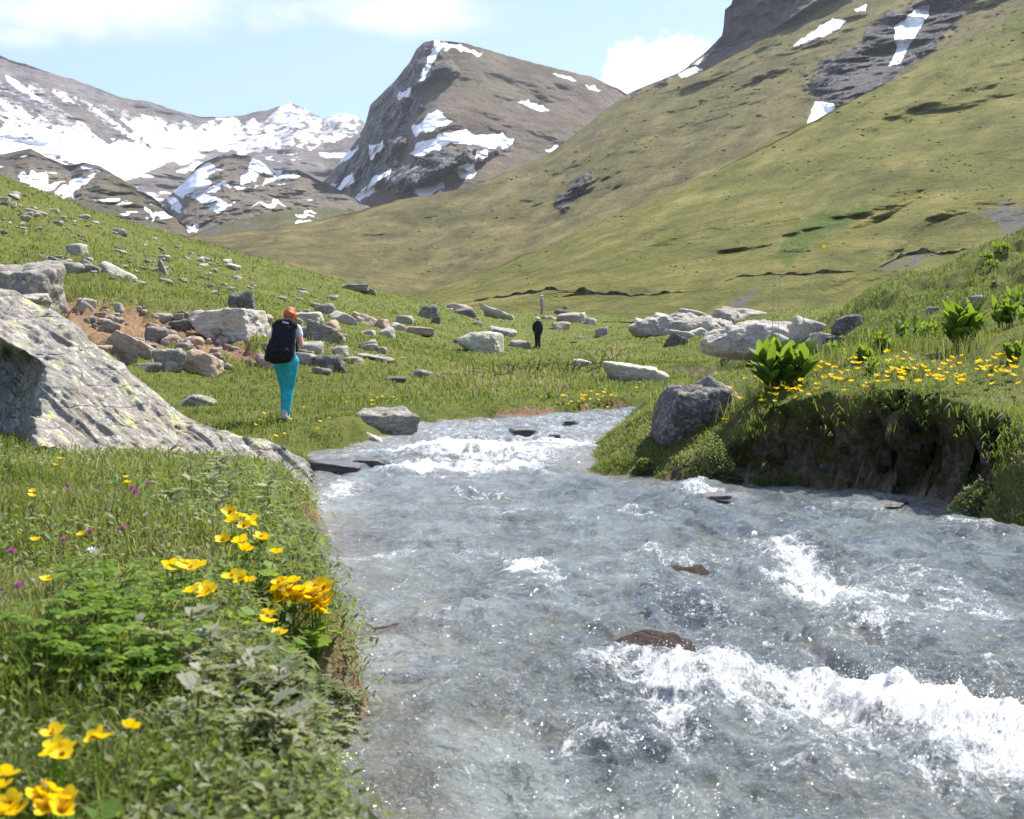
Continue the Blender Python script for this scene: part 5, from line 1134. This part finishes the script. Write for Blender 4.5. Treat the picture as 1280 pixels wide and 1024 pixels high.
for k in range(26):
    px = rg.gauss(742, 24); py = rg.gauss(np.interp(px, [690, 760, 800], [500, 496, 484]), 6)
    put_flower(px, py, .12, FY[k % 3], 'yellow flower on the far shore of the stream', 'yellow flowers on the far shore', scale=rg.uniform(1.3, 2.6))
for k in range(22):
    px = rg.uniform(318, 500); py = rg.uniform(500, 552) if px < 420 else rg.uniform(490, 512)
    put_flower(px, py, .10, FY[k % 3], 'yellow flower in the grass around the feet of the red haired hiker', 'yellow flowers by the hiker', scale=rg.uniform(1.2, 2.2))

# feathery and toothed leaves
def toothed_leaf(b, o, a, e, L, W, c, pairs=6, curl=.35):
    d = np.array([math.cos(a) * math.cos(e), math.sin(a) * math.cos(e), math.sin(e)]); sd = np.array([-math.sin(a), math.cos(a), 0]); up = np.cross(d, -sd); up = up if up[2] > 0 else -up
    o = np.array(o, float)
    pos = lambda t: o + d * L * t - np.array([0, 0, 1]) * curl * L * t * t
    b.leaf(o, d + np.array([0, 0, -curl * .6]), up, L * .98, W * .22, c, 4, .1)
    for i in range(pairs):
        t = .15 + .75 * i / pairs; w_ = W * .55 * math.sin(math.pi * (t * .85 + .12)) + .1 * W
        for s_ in (-1, 1):
            b.leaf(pos(t), d * .75 + sd * s_ + up * .25 * (i % 2), up, w_, w_ * .5, min(1, c + .08 * (i % 2)), 2, .2, .1)
def thistle_mesh(seed, tall=.16):
    rg = random.Random(seed); b = LB()
    for i in range(18):
        z = tall * rg.random() * .8; toothed_leaf(b, (0, 0, z), rg.uniform(0, 6.28), rg.uniform(-.1, .9), rg.uniform(.045, .085), rg.uniform(.020, .032), rg.uniform(.55, 1.0), 7)
    me = b.build('leaves', False); me.materials.append(M_HERB)
    s_ = LB(); s_.tube([(0, 0, -.03), (.01, 0, tall * .8)], .004, .002, .7); sm = s_.build('stem'); sm.materials.append(M_HERB)
    return me, sm
TH = [thistle_mesh(i) for i in range(4)]
def bright_mesh(seed):
    rg = random.Random(seed); b = LB(); s_ = LB()
    for i in range(16):
        a = rg.uniform(0, 6.28); q = rg.uniform(.01, .11); z = rg.uniform(.04, .15); o = np.array([math.cos(a) * q, math.sin(a) * q, z])
        s_.tube([(0, 0, -.02), o * np.array([.6, .6, .75]), o], .0018, .0012, .5, 4)
        for j in range(5):
            aj = a + (j - 2) * .62; b.leaf(o, (math.cos(aj), math.sin(aj), .25), (0, 0, 1), rg.uniform(.028, .042), .019, rg.random(), 4, .5, .2, lambda t: [.2, .6, 1, .85, .15][min(4, int(t * 4.001))])
    me = b.build('leaves', False); me.materials.append(M_BRIGHT); sm = s_.build('stems'); sm.materials.append(M_BRIGHT); return me, sm
BR = [bright_mesh(i) for i in range(3)]
def plant(px, py, mesh, name, label, cat, group, s=1.0, pn_=('leaves', 'stem'), xy=None):
    if xy is None: p, _ = ray(px, py, 0)
    else: p = Vector((xy[0], xy[1], float(ground_h(np.array([xy[0]]), np.array([xy[1]]))[0])))
    if p is None: return
    o = empty(name, p); o.rotation_euler = (0, 0, random.uniform(0, 6.28)); o.scale = (s,) * 3
    for n_, m_ in zip(pn_, mesh): link(n_, m_, None, o)
    return tag(o, label, cat, group)
rg = random.Random(3)
for i in range(120):
    t = rg.random(); py = 1010 - 290 * t ** .8; edge = np.interp(py, [660, 740, 850, 930, 1010], [400, 425, 395, 445, 480]); px = edge - abs(rg.gauss(0, 1)) * (85 if py > 830 else 50) - 4
    if 700 < py < 880 and 300 < px < 420: py = 880 + .7 * (py - 700); px += 30
    plant(px, py, TH[i % 4], 'thistle', 'grey green spiny leaved plant crowding the edge of the flowery bank', 'thistle', 'spiny plants along the bank edge', rg.uniform(.75, 1.25))
for i in range(26):
    px = rg.gauss(150, 62); py = rg.gauss(835, 42)
    plant(px, py, BR[i % 3], 'leafy_herb', 'bright green herb with lobed leaves in the patch amid the flowery bank', 'herb', 'bright green herbs on the bank', rg.uniform(.8, 1.2), ('leaves', 'stems'))
for i in range(12):
    px = rg.gauss(290, 50); py = rg.uniform(590, 660)
    plant(px, py, TH[i % 4], 'thistle', 'grey green leafy plant growing at the foot of the lichen slab', 'thistle', 'leafy plants below the slab', rg.uniform(.9, 1.5))
# broad leaved plants on the right bank
def veratrum_mesh(seed, n=9):
    rg = random.Random(seed); b = LB(); s_ = LB()
    for k_ in range(n):
        bx, by = rg.gauss(0, .17), rg.gauss(0, .13); ht = rg.uniform(.75, 1.05); lean = (bx * .6, by * .5)
        s_.tube([(bx, by, -.05), (bx + lean[0] * .3, by + lean[1] * .3, ht * .45)], .016, .008, .4, 6)
        for i in range(8):
            t = i / 8; z = ht * (.08 + .42 * t); a = i * 2.4 + rg.uniform(-.4, .4); e = 0.80 + .60 * t + rg.uniform(-.2, .15)
            b.leaf((bx + lean[0] * t * .5, by + lean[1] * t * .5, z), (math.cos(a) * math.cos(e) + lean[0] * .5, math.sin(a) * math.cos(e), math.sin(e)), (-math.cos(a) * math.sin(e), -math.sin(a) * math.sin(e), math.cos(e) + .01), ht * rg.uniform(.42, .56), ht * rg.uniform(.14, .22), 1.0 if rg.random() < .12 else rg.uniform(.0, .8), 7, rg.uniform(.1, .7), .22)
    me = b.build('leaves'); me.materials.append(M_BROAD); sm = s_.build('stems'); sm.materials.append(M_BROAD); return me, sm
VE = [veratrum_mesh(i, n) for i, n in enumerate((15, 9, 6, 12, 8, 7))]
for (px, py, ww_, k_, lab) in ((976, 486, 104, 0, 'largest bright broad leaved clump on the bank, before the pale outcrop'), (1205, 436, 96, 0, 'broad leaved clump on the shaded mound, second largest on the bank'), (1262, 408, 66, 1, 'broad leaved clump at the picture edge uphill of the mound'), (1072, 456, 44, 1, 'low broad leaved plant just right of the largest clump'),
                               (1102, 442, 52, 1, 'broad leaved plant below the shaded flank of the knoll'), (1140, 428, 50, 2, 'broad leaved plant between the knoll and the shaded mound'), (1046, 446, 34, 2, 'small broad leaved plant by the dark sloping rock'), (1168, 424, 36, 2, 'small broad leaved plant at the left foot of the mound clump'),
                               (1232, 326, 17, 2, 'tiny leafy clump on the skyline of the knoll, nearer the valley'), (1250, 316, 22, 2, 'leafy clump on the skyline of the knoll'), (1240, 334, 17, 2, 'leafy clump just below the skyline of the knoll'), (1088, 470, 40, 2, 'broad leaved plant low in the dry grass of the bank'),
                               (1264, 452, 50, 1, 'broad leaved plant near the picture edge, downhill of the mound'), (685, 498, 16, 2, 'single upright leafy plant on the far shore of the stream'), (1274, 384, 40, 2, 'broad leaved plant at the picture edge under the knoll'), (1196, 318, 16, 2, 'lowest tiny leafy tuft along the knoll skyline'), (1120, 470, 34, 2, 'pale leaved plant among dry stalks')):
    p, _ = ray(px, py, 0)
    if p is None: continue
    wm = ww_ * p.y / F; plant(px, py, VE[k_ + 3 * (int(px) % 2)], 'broad_leaved_plant', lab, 'plant', 'broad leaved plants on the grassy bank', wm / (1.3 if k_ == 0 else 1.45 if k_ == 1 else 1.3), ('leaves', 'stems'))
# low willow shrub at the waterline
def shrub(px, py, ww_, hh_, label, seed, surf=0):
    p, _ = ray(px, py, surf); k = p.y / F; W_, H_ = ww_ * k, hh_ * k; rg_ = np.random.RandomState(seed); n = 1500
    a = rg_.uniform(0, 6.28, n); q = np.sqrt(rg_.random(n)); z = rg_.random(n) ** .7
    x_ = np.cos(a) * q * W_ * .5 * (1 - .45 * z); y_ = np.sin(a) * q * W_ * .35 * (1 - .3 * z); z_ = z * H_ * (1 - .6 * q ** 2) * (1 + .25 * pn(x_ * 9, y_ * 9, 2))
    root = empty('shrub', p + Vector((0, -.05, -.02))); L = rg_.uniform(.03, .06, n)
    leafset('leaves', x_, y_, z_, L, L * .36, rg_.uniform(-.2, 1.2, n), np.clip(rg_.normal(.5, .2, n), 0, 1), M_HERB, kind=None, parent=root)
    s_ = LB()
    for i in range(16):
        j = rg_.randint(n); s_.tube([(0, 0, -.1), (x_[j] * .5, y_[j] * .5, z_[j] * .6), (x_[j], y_[j], z_[j])], .008, .003, .5)
    link('branches', s_.build('branches'), M_TWIG, root)
    tag(root, label, 'shrub')
shrub(888, 603, 90, 66, 'grey green willow shrub at the waterline under the bank', 3)
shrub(805, 592, 40, 22, 'small leafy tuft on the nose of the bank at the waterline', 4)
shrub(1225, 640, 100, 46, 'dense leafy growth on the low mound by the undercut', 5)
# tall dry stalks and twigs
def stalk(px, py0, px1, py1, label, r=.006, kinks=4, seed=0, branch=True, mat=None):
    rg_ = random.Random(seed); p, _ = ray(px, py0, 0)
    if p is None: return
    t = Vector(at(px1, py1, p.y)) - p; b = LB(); pts = []
    for i in range(kinks + 1):
        s_ = i / kinks; pts.append((t.x * s_ + rg_.uniform(-.012, .012), t.y * s_ + rg_.uniform(-.02, .02), t.z * s_ - (.03 if i == 0 else 0)))
    b.tube(pts, r, r * .45, .5)
    if branch:
        for i in range(9):
            s_ = rg_.uniform(.55, 1); q = np.array([t.x * s_, t.y * s_, t.z * s_]); b.tube([q, q + np.array([rg_.uniform(-.03, .03), rg_.uniform(-.03, .03), rg_.uniform(.0, .05)])], r * .5, r * .3, .5, 4)
    o = link('dry_stalk', b.build('dry_stalk'), mat or M_STRAW); o.location = p
    return tag(o, label, 'stalk', 'dry stalks and twigs')
stalk(962, 470, 969, 342, 'tallest pale dry stalk rising before the outcrop', .0065, 5, 1); stalk(972, 470, 974, 346, 'thin dry stalk close beside the tallest one', .0045, 5, 2); stalk(996, 468, 1013, 344, 'dry stalk leaning right beside the tallest ones', .0055, 5, 3)
stalk(1108, 444, 1114, 402, 'short pale stalk leaning among the broad leaved plants', .008, 4, 4); stalk(1090, 452, 1088, 408, 'short upright stalk under the knoll', .006, 4, 5); stalk(1264, 376, 1256, 358, 'short leaning stalk on the knoll near the edge', .01, 3, 6); stalk(1230, 384, 1228, 356, 'upright stalk on the side of the knoll', .009, 3, 7); stalk(1215, 455, 1226, 432, 'pale bent stem under the mound clump', .008, 3, 8)
stalk(80, 400, 104, 372, 'dark forked twig sticking out of the scarp', .012, 4, 9, True, M_TWIG); stalk(120, 388, 150, 400, 'dark twig lying across the scarp stones', .012, 4, 10, False, M_TWIG)
def twig_on(px, py, px1, py1, label, r=.008, seed=0, surf=None):
    p, _ = ray(px, py); q, _ = ray(px1, py1)
    if p is None or q is None: return
    b = LB(); rg_ = random.Random(seed); d = q - p; up = Vector((0, -.02, .03))
    pts = [p + d * s_ + up + Vector((rg_.uniform(-.02, .02), 0, rg_.uniform(-.01, .03))) - p for s_ in (0, .25, .5, .75, 1)]
    b.tube([tuple(v) for v in pts], r, r * .5, .5); m_ = pts[2]; b.tube([tuple(m_), tuple(m_ + Vector((.08, 0, .07)))], r * .6, r * .3, .5)
    o = link('twig', b.build('twig'), M_TWIG); o.location = p; tag(o, label, 'twig', 'dry stalks and twigs')
twig_on(192, 580, 230, 560, 'dark twig lying on the lower part of the lichen slab', .012, 1)
twig_on(245, 405, 318, 396, 'thin dark stick lying over the large pale boulder', .012, 2)
stalk(140, 965, 335, 930, 'long dry stem lying across the low bank plants', .0025, 6, 12, False); stalk(185, 735, 240, 665, 'dry grass stem arching over the bank', .002, 5, 13, False); stalk(70, 890, 120, 860, 'pale dead leaf stem leaning low in the bank', .003, 4, 14, False)
stalk(440, 900, 452, 868, 'green grass stem leaning over the water', .0022, 4, 15, False, M_BRIGHT); stalk(236, 858, 230, 826, 'short pale dead stem in the bright herb patch', .004, 3, 16, False)
for i, (px, py) in enumerate(((605, 478), (640, 472), (668, 470), (700, 468), (735, 466), (760, 455))):
    rg_ = random.Random(40 + i); p, _ = ray(px, py, 0); b = LB(); k = p.y / F
    for j in range(11):
        a = rg_.uniform(-1.2, 1.2); L = rg_.uniform(18, 44) * k; x0 = rg_.uniform(-18, 18) * k; b.tube([(x0, rg_.uniform(-.2, .2), -.05), (x0 + math.sin(a) * L * .5, 0, math.cos(a) * L * .45 + .03), (x0 + math.sin(a) * L, rg_.uniform(-.2, .2), math.cos(a) * L * .62)], .011, .006, .5, 4)
    o = link('dry_shrub', b.build('dry_shrub'), M_TWIG); o.location = p; tag(o, 'tangle of bare reddish twigs in the dry grass of the meadow', 'dry shrub', 'bare twiggy shrubs in the meadow')

# ------------------------------------------------------------------ people
def capsule(V, Fc, p, q, r0, r1, k=12, m=4):
    p = np.array(p, float); q = np.array(q, float); d = q - p; L = np.linalg.norm(d) + 1e-9; d = d / L
    a = np.cross(d, (.31, .77, .12)); a /= np.linalg.norm(a); b = np.cross(d, a); rings = []
    for i in range(m + 1):
        t = -math.pi / 2 + (math.pi / 2) * i / m; rings.append((p + d * r0 * math.sin(t), r0 * math.cos(t)))
    for i in range(m + 1):
        t = (math.pi / 2) * i / m; rings.append((q + d * r1 * math.sin(t), r1 * math.cos(t)))
    n0 = len(V)
    for c, r in rings:
        for j in range(k):
            th = 2 * math.pi * j / k; V.append(c + (a * math.cos(th) + b * math.sin(th)) * max(r, 1e-4))
    for i in range(len(rings) - 1):
        for j in range(k):
            q0 = n0 + i * k + j; q1 = n0 + i * k + (j + 1) % k; Fc.append((q0, q1, q1 + k, q0 + k))
    return V, Fc
def body_mesh(name, caps, mat, parent, voxel=.012, squash=None, smooth=6, vary=0):
    V, Fc = [], []
    for c in caps:
        if len(c) == 4: capsule(V, Fc, *c)
        else:                                # an ellipsoid: centre, radii
            n0 = len(V); S, T = ico(3); V.extend(list(S * np.array(c[1]) + np.array(c[0]))); Fc.extend([(t[0] + n0, t[1] + n0, t[2] + n0, t[2] + n0) for t in T])
    me = bpy.data.meshes.new(name); me.from_pydata([tuple(v) for v in V], [], [tuple(dict.fromkeys(f)) for f in Fc]); me.update()
    o = link(name, me, mat, parent)
    r_ = o.modifiers.new('union', 'REMESH'); r_.mode = 'VOXEL'; r_.voxel_size = voxel; r_.use_smooth_shade = True
    s_ = o.modifiers.new('smooth', 'SMOOTH'); s_.factor = .5; s_.iterations = smooth
    return o
def cloth(name, col, var=.25, sc=14, bump=.0): 
    b = NB(name); c = b.coord(); n = b.noise(c, sc, 5, .6); fold = b.noise(b.mapping(c, (1, 1, .35)), 11, 4, .6, .8)
    return b.done(b.bsdf(b.ramp(n, [(.3, tuple(x * (1 - var) for x in col)), (.7, tuple(min(1, x * (1 + var)) for x in col))]), .85, b.bump(fold, .7, .03), .2))
M_SKIN = simple('skin', (.62, .36, .26), .6, .08, 12); M_TEAL = cloth('teal_cloth', (.03, .34, .40)); M_BLACK = cloth('black_nylon', (.012, .013, .017), .4); M_TEE = cloth('white_cotton', (.62, .62, .66)); M_HAIR = simple('red_hair', (.42, .085, .012), .5, .6, 60, .4, 1.0)
M_BOOT = simple('pale_boot', (.42, .38, .34), .8, .4, 30); M_SOLE = simple('boot_sole', (.05, .045, .04), .8); M_DARKG = cloth('dark_green_jacket', (.014, .022, .022)); M_BROWN = cloth('dark_trousers', (.022, .018, .022)); M_CAP = simple('white_cap', (.72, .71, .68), .8, .1)
M_LILAC = cloth('lilac_shirt', (.33, .29, .33)); M_GREYW = cloth('grey_trousers', (.22, .21, .22)); M_LOGO = simple('white_print', (.75, .75, .75), .7, .05)
def hand(caps, w_, d, side=1, s=1.0):
    """palm, four fingers of unequal length and a thumb, curled along d from the wrist w_"""
    w_ = np.array(w_, float); d = np.array(d, float); d /= np.linalg.norm(d); a = np.cross(d, (0, 0, 1)); a /= np.linalg.norm(a) + 1e-9; n = np.cross(a, d)
    caps.append((w_ + d * .02 * s, w_ + d * .075 * s, .028 * s, .034 * s))
    for i, L in enumerate((.062, .074, .068, .05)):
        o = w_ + d * .08 * s + a * (i - 1.5) * .02 * s; k1 = o + d * L * .55 * s - n * .012 * s; caps.append((o, k1, .0105 * s, .0095 * s)); caps.append((k1, k1 + (d * .5 - n * .9) * L * .5 * s, .0095 * s, .008 * s))
    o = w_ + d * .035 * s + a * side * .03 * s; caps.append((o, o + (d * .7 + a * side * .6 - n * .3) * .055 * s, .0125 * s, .0095 * s))
def head(caps, c, s=1.0, f=(0, 1, 0)):
    c = np.array(c, float); f = np.array(f, float); f /= np.linalg.norm(f); sd = np.array([f[1], -f[0], 0])
    caps.append((c + np.array([0, 0, .02]), np.array([.078, .092, .105]) * s)); caps.append((c + f * .03 - np.array([0, 0, .055]), np.array([.055, .06, .058]) * s))
    caps.append((c + f * .092 + np.array([0, 0, .0]), c + f * .108 - np.array([0, 0, .022]), .010 * s, .015 * s))       # nose
    for e in (-1, 1): caps.append((c + sd * e * .079 - f * .005, c + sd * e * .083 - f * .015 + np.array([0, 0, .03]), .012, .014))  # ears
    caps.append((c + f * .083 - np.array([.022, 0, .055]), c + f * .083 + np.array([.022, 0, -.055]), .009, .009))     # mouth
# red haired hiker
p, _ = ray(357, 526, 0)
hk = empty('person', p); tag(hk, 'red haired hiker seen from behind in teal trousers and white tee, walking across the grass', 'person')
HK = 1.0
caps = [((0, .02, .88), (.02, .03, 1.12), .125, .12), ((.02, .03, 1.12), (.03, .04, 1.32), .125, .13), ((-.10, .03, 1.36), (.155, .03, 1.37), .06, .06), ((.045, .03, 1.36), (.06, .03, 1.48), .055, .05),
        ((-.145, .02, 1.355), (-.205, .0, 1.10), .05, .04), ((-.205, 0, 1.10), (-.12, .20, 1.02), .038, .028), ((.185, .02, 1.36), (.245, -.02, 1.11), .052, .042), ((.245, -.02, 1.11), (.17, .19, 1.20), .04, .028),
        ((-.075, .02, .86), (-.03, .13, .49), .09, .06), ((-.03, .13, .49), (-.025, .19, .09), .055, .035), ((.085, .0, .86), (.045, .04, .48), .095, .062), ((.045, .04, .48), (.0, -.03, .09), .058, .036)]
head(caps, (.075, .04, 1.545)); hand(caps, (.165, .205, 1.205), (-.5, .6, .5)); hand(caps, (-.11, .215, 1.02), (.3, .8, .1), -1)
body_mesh('body', caps, M_SKIN, hk, .0105)
body_mesh('trousers', [((-.06, .015, .87), (.085, .01, .87), .118, .122), ((.01, .02, .87), (.015, .02, .96), .13, .12), ((-.075, .02, .85), (-.03, .13, .49), .108, .076), ((-.03, .13, .49), (-.03, .18, .13), .074, .066), ((.085, .0, .85), (.045, .045, .48), .118, .080), ((.045, .045, .48), (.0, -.025, .12), .080, .074)], M_TEAL, hk)
body_mesh('shirt', [((.01, .02, .93), (.02, .03, 1.14), .135, .133), ((.02, .03, 1.14), (.03, .035, 1.31), .134, .135), ((-.09, .03, 1.345), (.145, .03, 1.355), .072, .074), ((-.14, .02, 1.345), (-.175, .01, 1.22), .064, .062), ((.18, .02, 1.35), (.205, .005, 1.26), .066, .064), ((.10, .0, .95), (.13, -.03, .88), .06, .05)], M_TEE, hk)
for (fx, fy, tilt_) in ((0, -.04, 0), (-.028, .2, .05)):
    f_ = body_mesh('shoe', [((fx, fy - .04, .055), (fx + .01, fy + .13, .045), .05, .042), ((fx, fy - .03, .08), (fx, fy - .01, .14), .05, .052)], M_BOOT, hk, .01)
    body_mesh('sole', [((fx, fy - .05, .015), (fx + .01, fy + .14, .015), .046, .04)], M_SOLE, f_, .01)
body_mesh('hair', [((.075, .03, 1.595), (.084, .096, .082)), ((.07, -.005, 1.555), (.088, .085, .10)), ((.02, .0, 1.55), (.0, .0, 1.42), .035, .016), ((.05, -.05, 1.56), (.035, -.055, 1.40), .045, .018), ((.085, -.06, 1.57), (.09, -.065, 1.39), .045, .02), ((.12, -.045, 1.56), (.135, -.05, 1.41), .042, .016), ((.145, .0, 1.55), (.165, .01, 1.44), .034, .014)], M_HAIR, hk, .0085, smooth=2)
bp = empty('backpack', p + Vector((0, 0, 0))); tag(bp, 'large black rucksack on the back of the red haired hiker', 'backpack')
bp.location = p
body_mesh('pack_bag', [((-.075, -.20, .98), (-.03, -.20, 1.30), .125, .12), ((.06, -.20, 1.0), (.09, -.20, 1.32), .115, .115), ((-.15, -.19, .97), (-.12, -.19, 1.14), .10, .085), ((-.03, -.24, .98), (.02, -.25, 1.24), .12, .11), ((.05, -.17, .94), (-.12, -.17, .93), .09, .10)], M_BLACK, bp, .011, smooth=4)
body_mesh('pack_lid', [((-.07, -.19, 1.375), (.14, -.19, 1.39), .085, .085), ((-.04, -.20, 1.43), (.11, -.20, 1.44), .06, .06)], M_BLACK, bp, .011)
for sx in (-1, 1): body_mesh('shoulder_strap', [((.02 + sx * .10, -.12, 1.40), (.03 + sx * .125, .03, 1.435), .028, .028), ((.03 + sx * .125, .03, 1.435), (.03 + sx * .12, .16, 1.28), .026, .026), ((.03 + sx * .12, .16, 1.28), (.02 + sx * .16, -.05, 1.02), .02, .018)], M_BLACK, bp, .009)
body_mesh('side_pocket', [((-.22, -.17, .92), (-.19, -.18, 1.08), .055, .045)], M_BLACK, bp, .01)
body_mesh('front_pocket', [((-.08, -.33, 1.02), (.06, -.33, 1.03), .055, .055), ((-.06, -.33, 1.12), (.05, -.33, 1.13), .045, .045)], M_BLACK, bp, .01)
body_mesh('hip_belt', [((-.11, .0, .93), (-.02, .16, .94), .03, .03), ((.12, .0, .93), (.03, .17, .94), .03, .03), ((-.02, .16, .94), (.03, .17, .94), .03, .03)], M_BLACK, bp, .01)
lg = LB()
for i in range(6):
    x0 = .018 + i * .0155; z0_ = 1.432 - i * .0035; lg.add([(x0, -.268, z0_), (x0 + .011, -.268, z0_ - .002), (x0 + .011, -.266, z0_ + (.018 if i % 2 else .024)), (x0, -.266, z0_ + (.018 if i % 3 else .028))], [(0, 1, 2), (0, 2, 3)], .5)
link('logo', lg.build('logo', False), M_LOGO, bp)
for o_ in (hk, bp): o_.scale = (.915,) * 3
# dark dressed hiker with white cap
p2, _ = ray(672, 435, 0)
def walker(p, label, jacket, trousers, cap, s, seated=False, pole=True, yaw=0.0, skin_arm=False):
    o = empty('person', p); tag(o, label, 'person'); o.scale = (s,) * 3; o.rotation_euler = (0, 0, yaw)
    if not seated:
        legs = [((-.075, .0, .88), (-.07, .10, .50), .10, .075), ((-.07, .10, .50), (-.06, .05, .10), .072, .058), ((.085, .0, .88), (.08, .02, .48), .10, .075), ((.08, .02, .48), (.085, -.10, .10), .072, .058)]; dz = 0
    else:
        legs = [((-.09, .0, .10), (-.13, -.36, .22), .10, .07), ((-.13, -.36, .22), (-.12, -.40, -.16), .068, .055), ((.09, .0, .10), (.13, -.36, .20), .10, .07), ((.13, -.36, .20), (.13, -.42, -.16), .068, .055)]; dz = -.76
    u = lambda c: tuple(tuple(np.array(v, float) + np.array([0, 0, dz])) if isinstance(v, tuple) else v for v in c)
    arms = [((-.18, .0, 1.36), (-.25, .0, 1.10), .055, .045), ((-.25, .0, 1.10), (-.20, .14, .95), .043, .032), ((.18, .0, 1.36), (.25, -.03, 1.10), .055, .045), ((.25, -.03, 1.10), (.21, -.05, .88), .043, .032)]
    if seated: arms = [((-.18, .0, 1.36), (-.30, -.02, 1.12), .055, .045), ((-.30, -.02, 1.12), (-.22, -.22, 1.02), .043, .032), ((.18, .0, 1.36), (.30, -.02, 1.12), .055, .045), ((.30, -.02, 1.12), (.22, -.22, 1.02), .043, .032)]
    tors = [((0, .0, .92), (0, .02, 1.32), .15, .15), ((-.13, .01, 1.36), (.13, .01, 1.36), .07, .07)]
    cb = [u(c) for c in tors + arms + [((0, .01, 1.38), (0, .02, 1.50), .055, .05)]] + [l for l in legs]; hd = []; head(hd, (0, .03, 1.585 + dz), 1, (0, -1 if seated else 1, 0)); cb += hd
    hl = []; a_, b_ = (arms[1][1], arms[3][1]); hand(hl, tuple(np.array(a_) + np.array([0, 0, dz])), (0, .5, -.8), -1); hand(hl, tuple(np.array(b_) + np.array([0, 0, dz])), (0, .3, -.9), 1)
    body_mesh('body', cb + hl, M_SKIN, o, .012)
    grow = lambda c, g: (c[0], c[1], c[2] + g, c[3] + g)
    body_mesh('jacket', [grow(u(c), .018) for c in tors + (arms[:1] + arms[2:3] if skin_arm else arms)], jacket, o, .014); body_mesh('trousers', [grow(c, .016) for c in legs], trousers, o, .014)
    body_mesh('hat', [((0, .02, 1.655 + dz), (.105, .115, .075)), ((0, .03, 1.635 + dz), (.135, .15, .02))], cap, o, .012)
    for i in (1, 3): q = legs[i][1]; dr = -.1 if seated else .1; body_mesh('shoe', [((q[0], q[1] - .02, q[2] - .05), (q[0], q[1] + dr, q[2] - .05), .05, .045)], M_SOLE, o, .012)
    return o
w2 = walker(p2, 'hiker in dark clothes and white cap walking away beyond the meadow boulders', M_DARKG, M_BROWN, M_CAP, .98, yaw=.1)
b2_ = empty('backpack', p2); tag(b2_, 'dark rucksack carried by the hiker in the white cap', 'backpack'); b2_.rotation_euler = (0, 0, .1)
K2 = 38.5 * p2.y / F / 1.72; w2.scale = (K2,) * 3; b2_.scale = (K2,) * 3
body_mesh('pack_bag', [((-.06, -.24, .96), (-.06, -.23, 1.32), .12, .11), ((.07, -.24, .96), (.06, -.23, 1.32), .12, .11)], M_DARKG, b2_, .014); body_mesh('pack_lid', [((-.07, -.22, 1.44), (.08, -.22, 1.44), .075, .075)], M_BLACK, b2_, .014)
for sx in (-1, 1): body_mesh('shoulder_strap', [((sx * .11, -.12, 1.42), (sx * .13, .03, 1.46), .025, .025), ((sx * .13, .03, 1.46), (sx * .13, .16, 1.25), .025, .022)], M_BLACK, b2_, .012)
bt = LB(); bt.tube([(.285, -.18, .80), (.285, -.18, 1.02)], .04, .035, .5, 10); o = link('water_bottle', bt.build('water_bottle'), M_CAP); o.location = p2; o.scale = (K2,) * 3; o.rotation_euler = (0, 0, .1); tag(o, 'white bottle hanging at the side of the dark dressed hiker', 'bottle')
p3, _ = ray(677, 393, 0)
w3 = walker(p3, 'farthest standing hiker in lilac grey shirt and white hat, facing sideways', M_LILAC, M_GREYW, M_CAP, 1.66 * .0 + 1.0, yaw=-1.2, skin_arm=True)
w3.scale = (24 * p3.y / F / 1.72,) * 3
rock(703, 394, 20, 9, 'dark', 'low dark rock lying behind the reddish boulder', 11)
rock(708, 392, 12, 11, 'dark', 'upright dark stone standing behind the reddish boulder', 6)
# butterfly over the bank
bf = LB(); q = at(1030, 308, 13.0)
for s_ in (-1, 1):
    bf.leaf((0, 0, 0), (s_ * .8, .1, .6), (0, -1, .2), .03, .024, .7, 4, .1, .05); bf.leaf((0, 0, 0), (s_ * .6, .1, -.6), (0, -1, .2), .022, .02, .4, 4, .1, .05)
o = empty('butterfly', q); tag(o, 'yellow orange butterfly in the air over the bank', 'butterfly')
link('wings', bf.build('wings'), M_YELLOW, o); bb = LB(); bb.tube([(0, 0, -.011), (0, 0, .012)], .0022, .0014, .5, 6); link('insect_body', bb.build('insect_body'), M_SOLE, o)

# ------------------------------------------------------------------ thin mountain air
def haze_box(x0, x1, y0, y1, z0_, z1, dens):
    bm = bmesh.new(); bmesh.ops.create_cube(bm, size=1); me = bpy.data.meshes.new('haze'); bm.to_mesh(me); bm.free()
    o = link('haze', me); o.scale = (x1 - x0, y1 - y0, z1 - z0_); o.location = ((x0 + x1) / 2, (y0 + y1) / 2, (z0_ + z1) / 2)
    m = bpy.data.materials.new('haze_air'); m.use_nodes = True; t = m.node_tree; t.nodes.clear(); out = t.nodes.new('ShaderNodeOutputMaterial'); v = t.nodes.new('ShaderNodeVolumePrincipled')
    v.inputs['Color'].default_value = (.86, .92, 1, 1); v.inputs['Density'].default_value = dens; v.inputs['Anisotropy'].default_value = .3; t.links.new(v.outputs[0], out.inputs['Volume'])
    me.materials.append(m); tag(o, kind='stuff')
haze_box(-2500, 2500, -320, 3700, -2.5, 900, 0.66e-4)
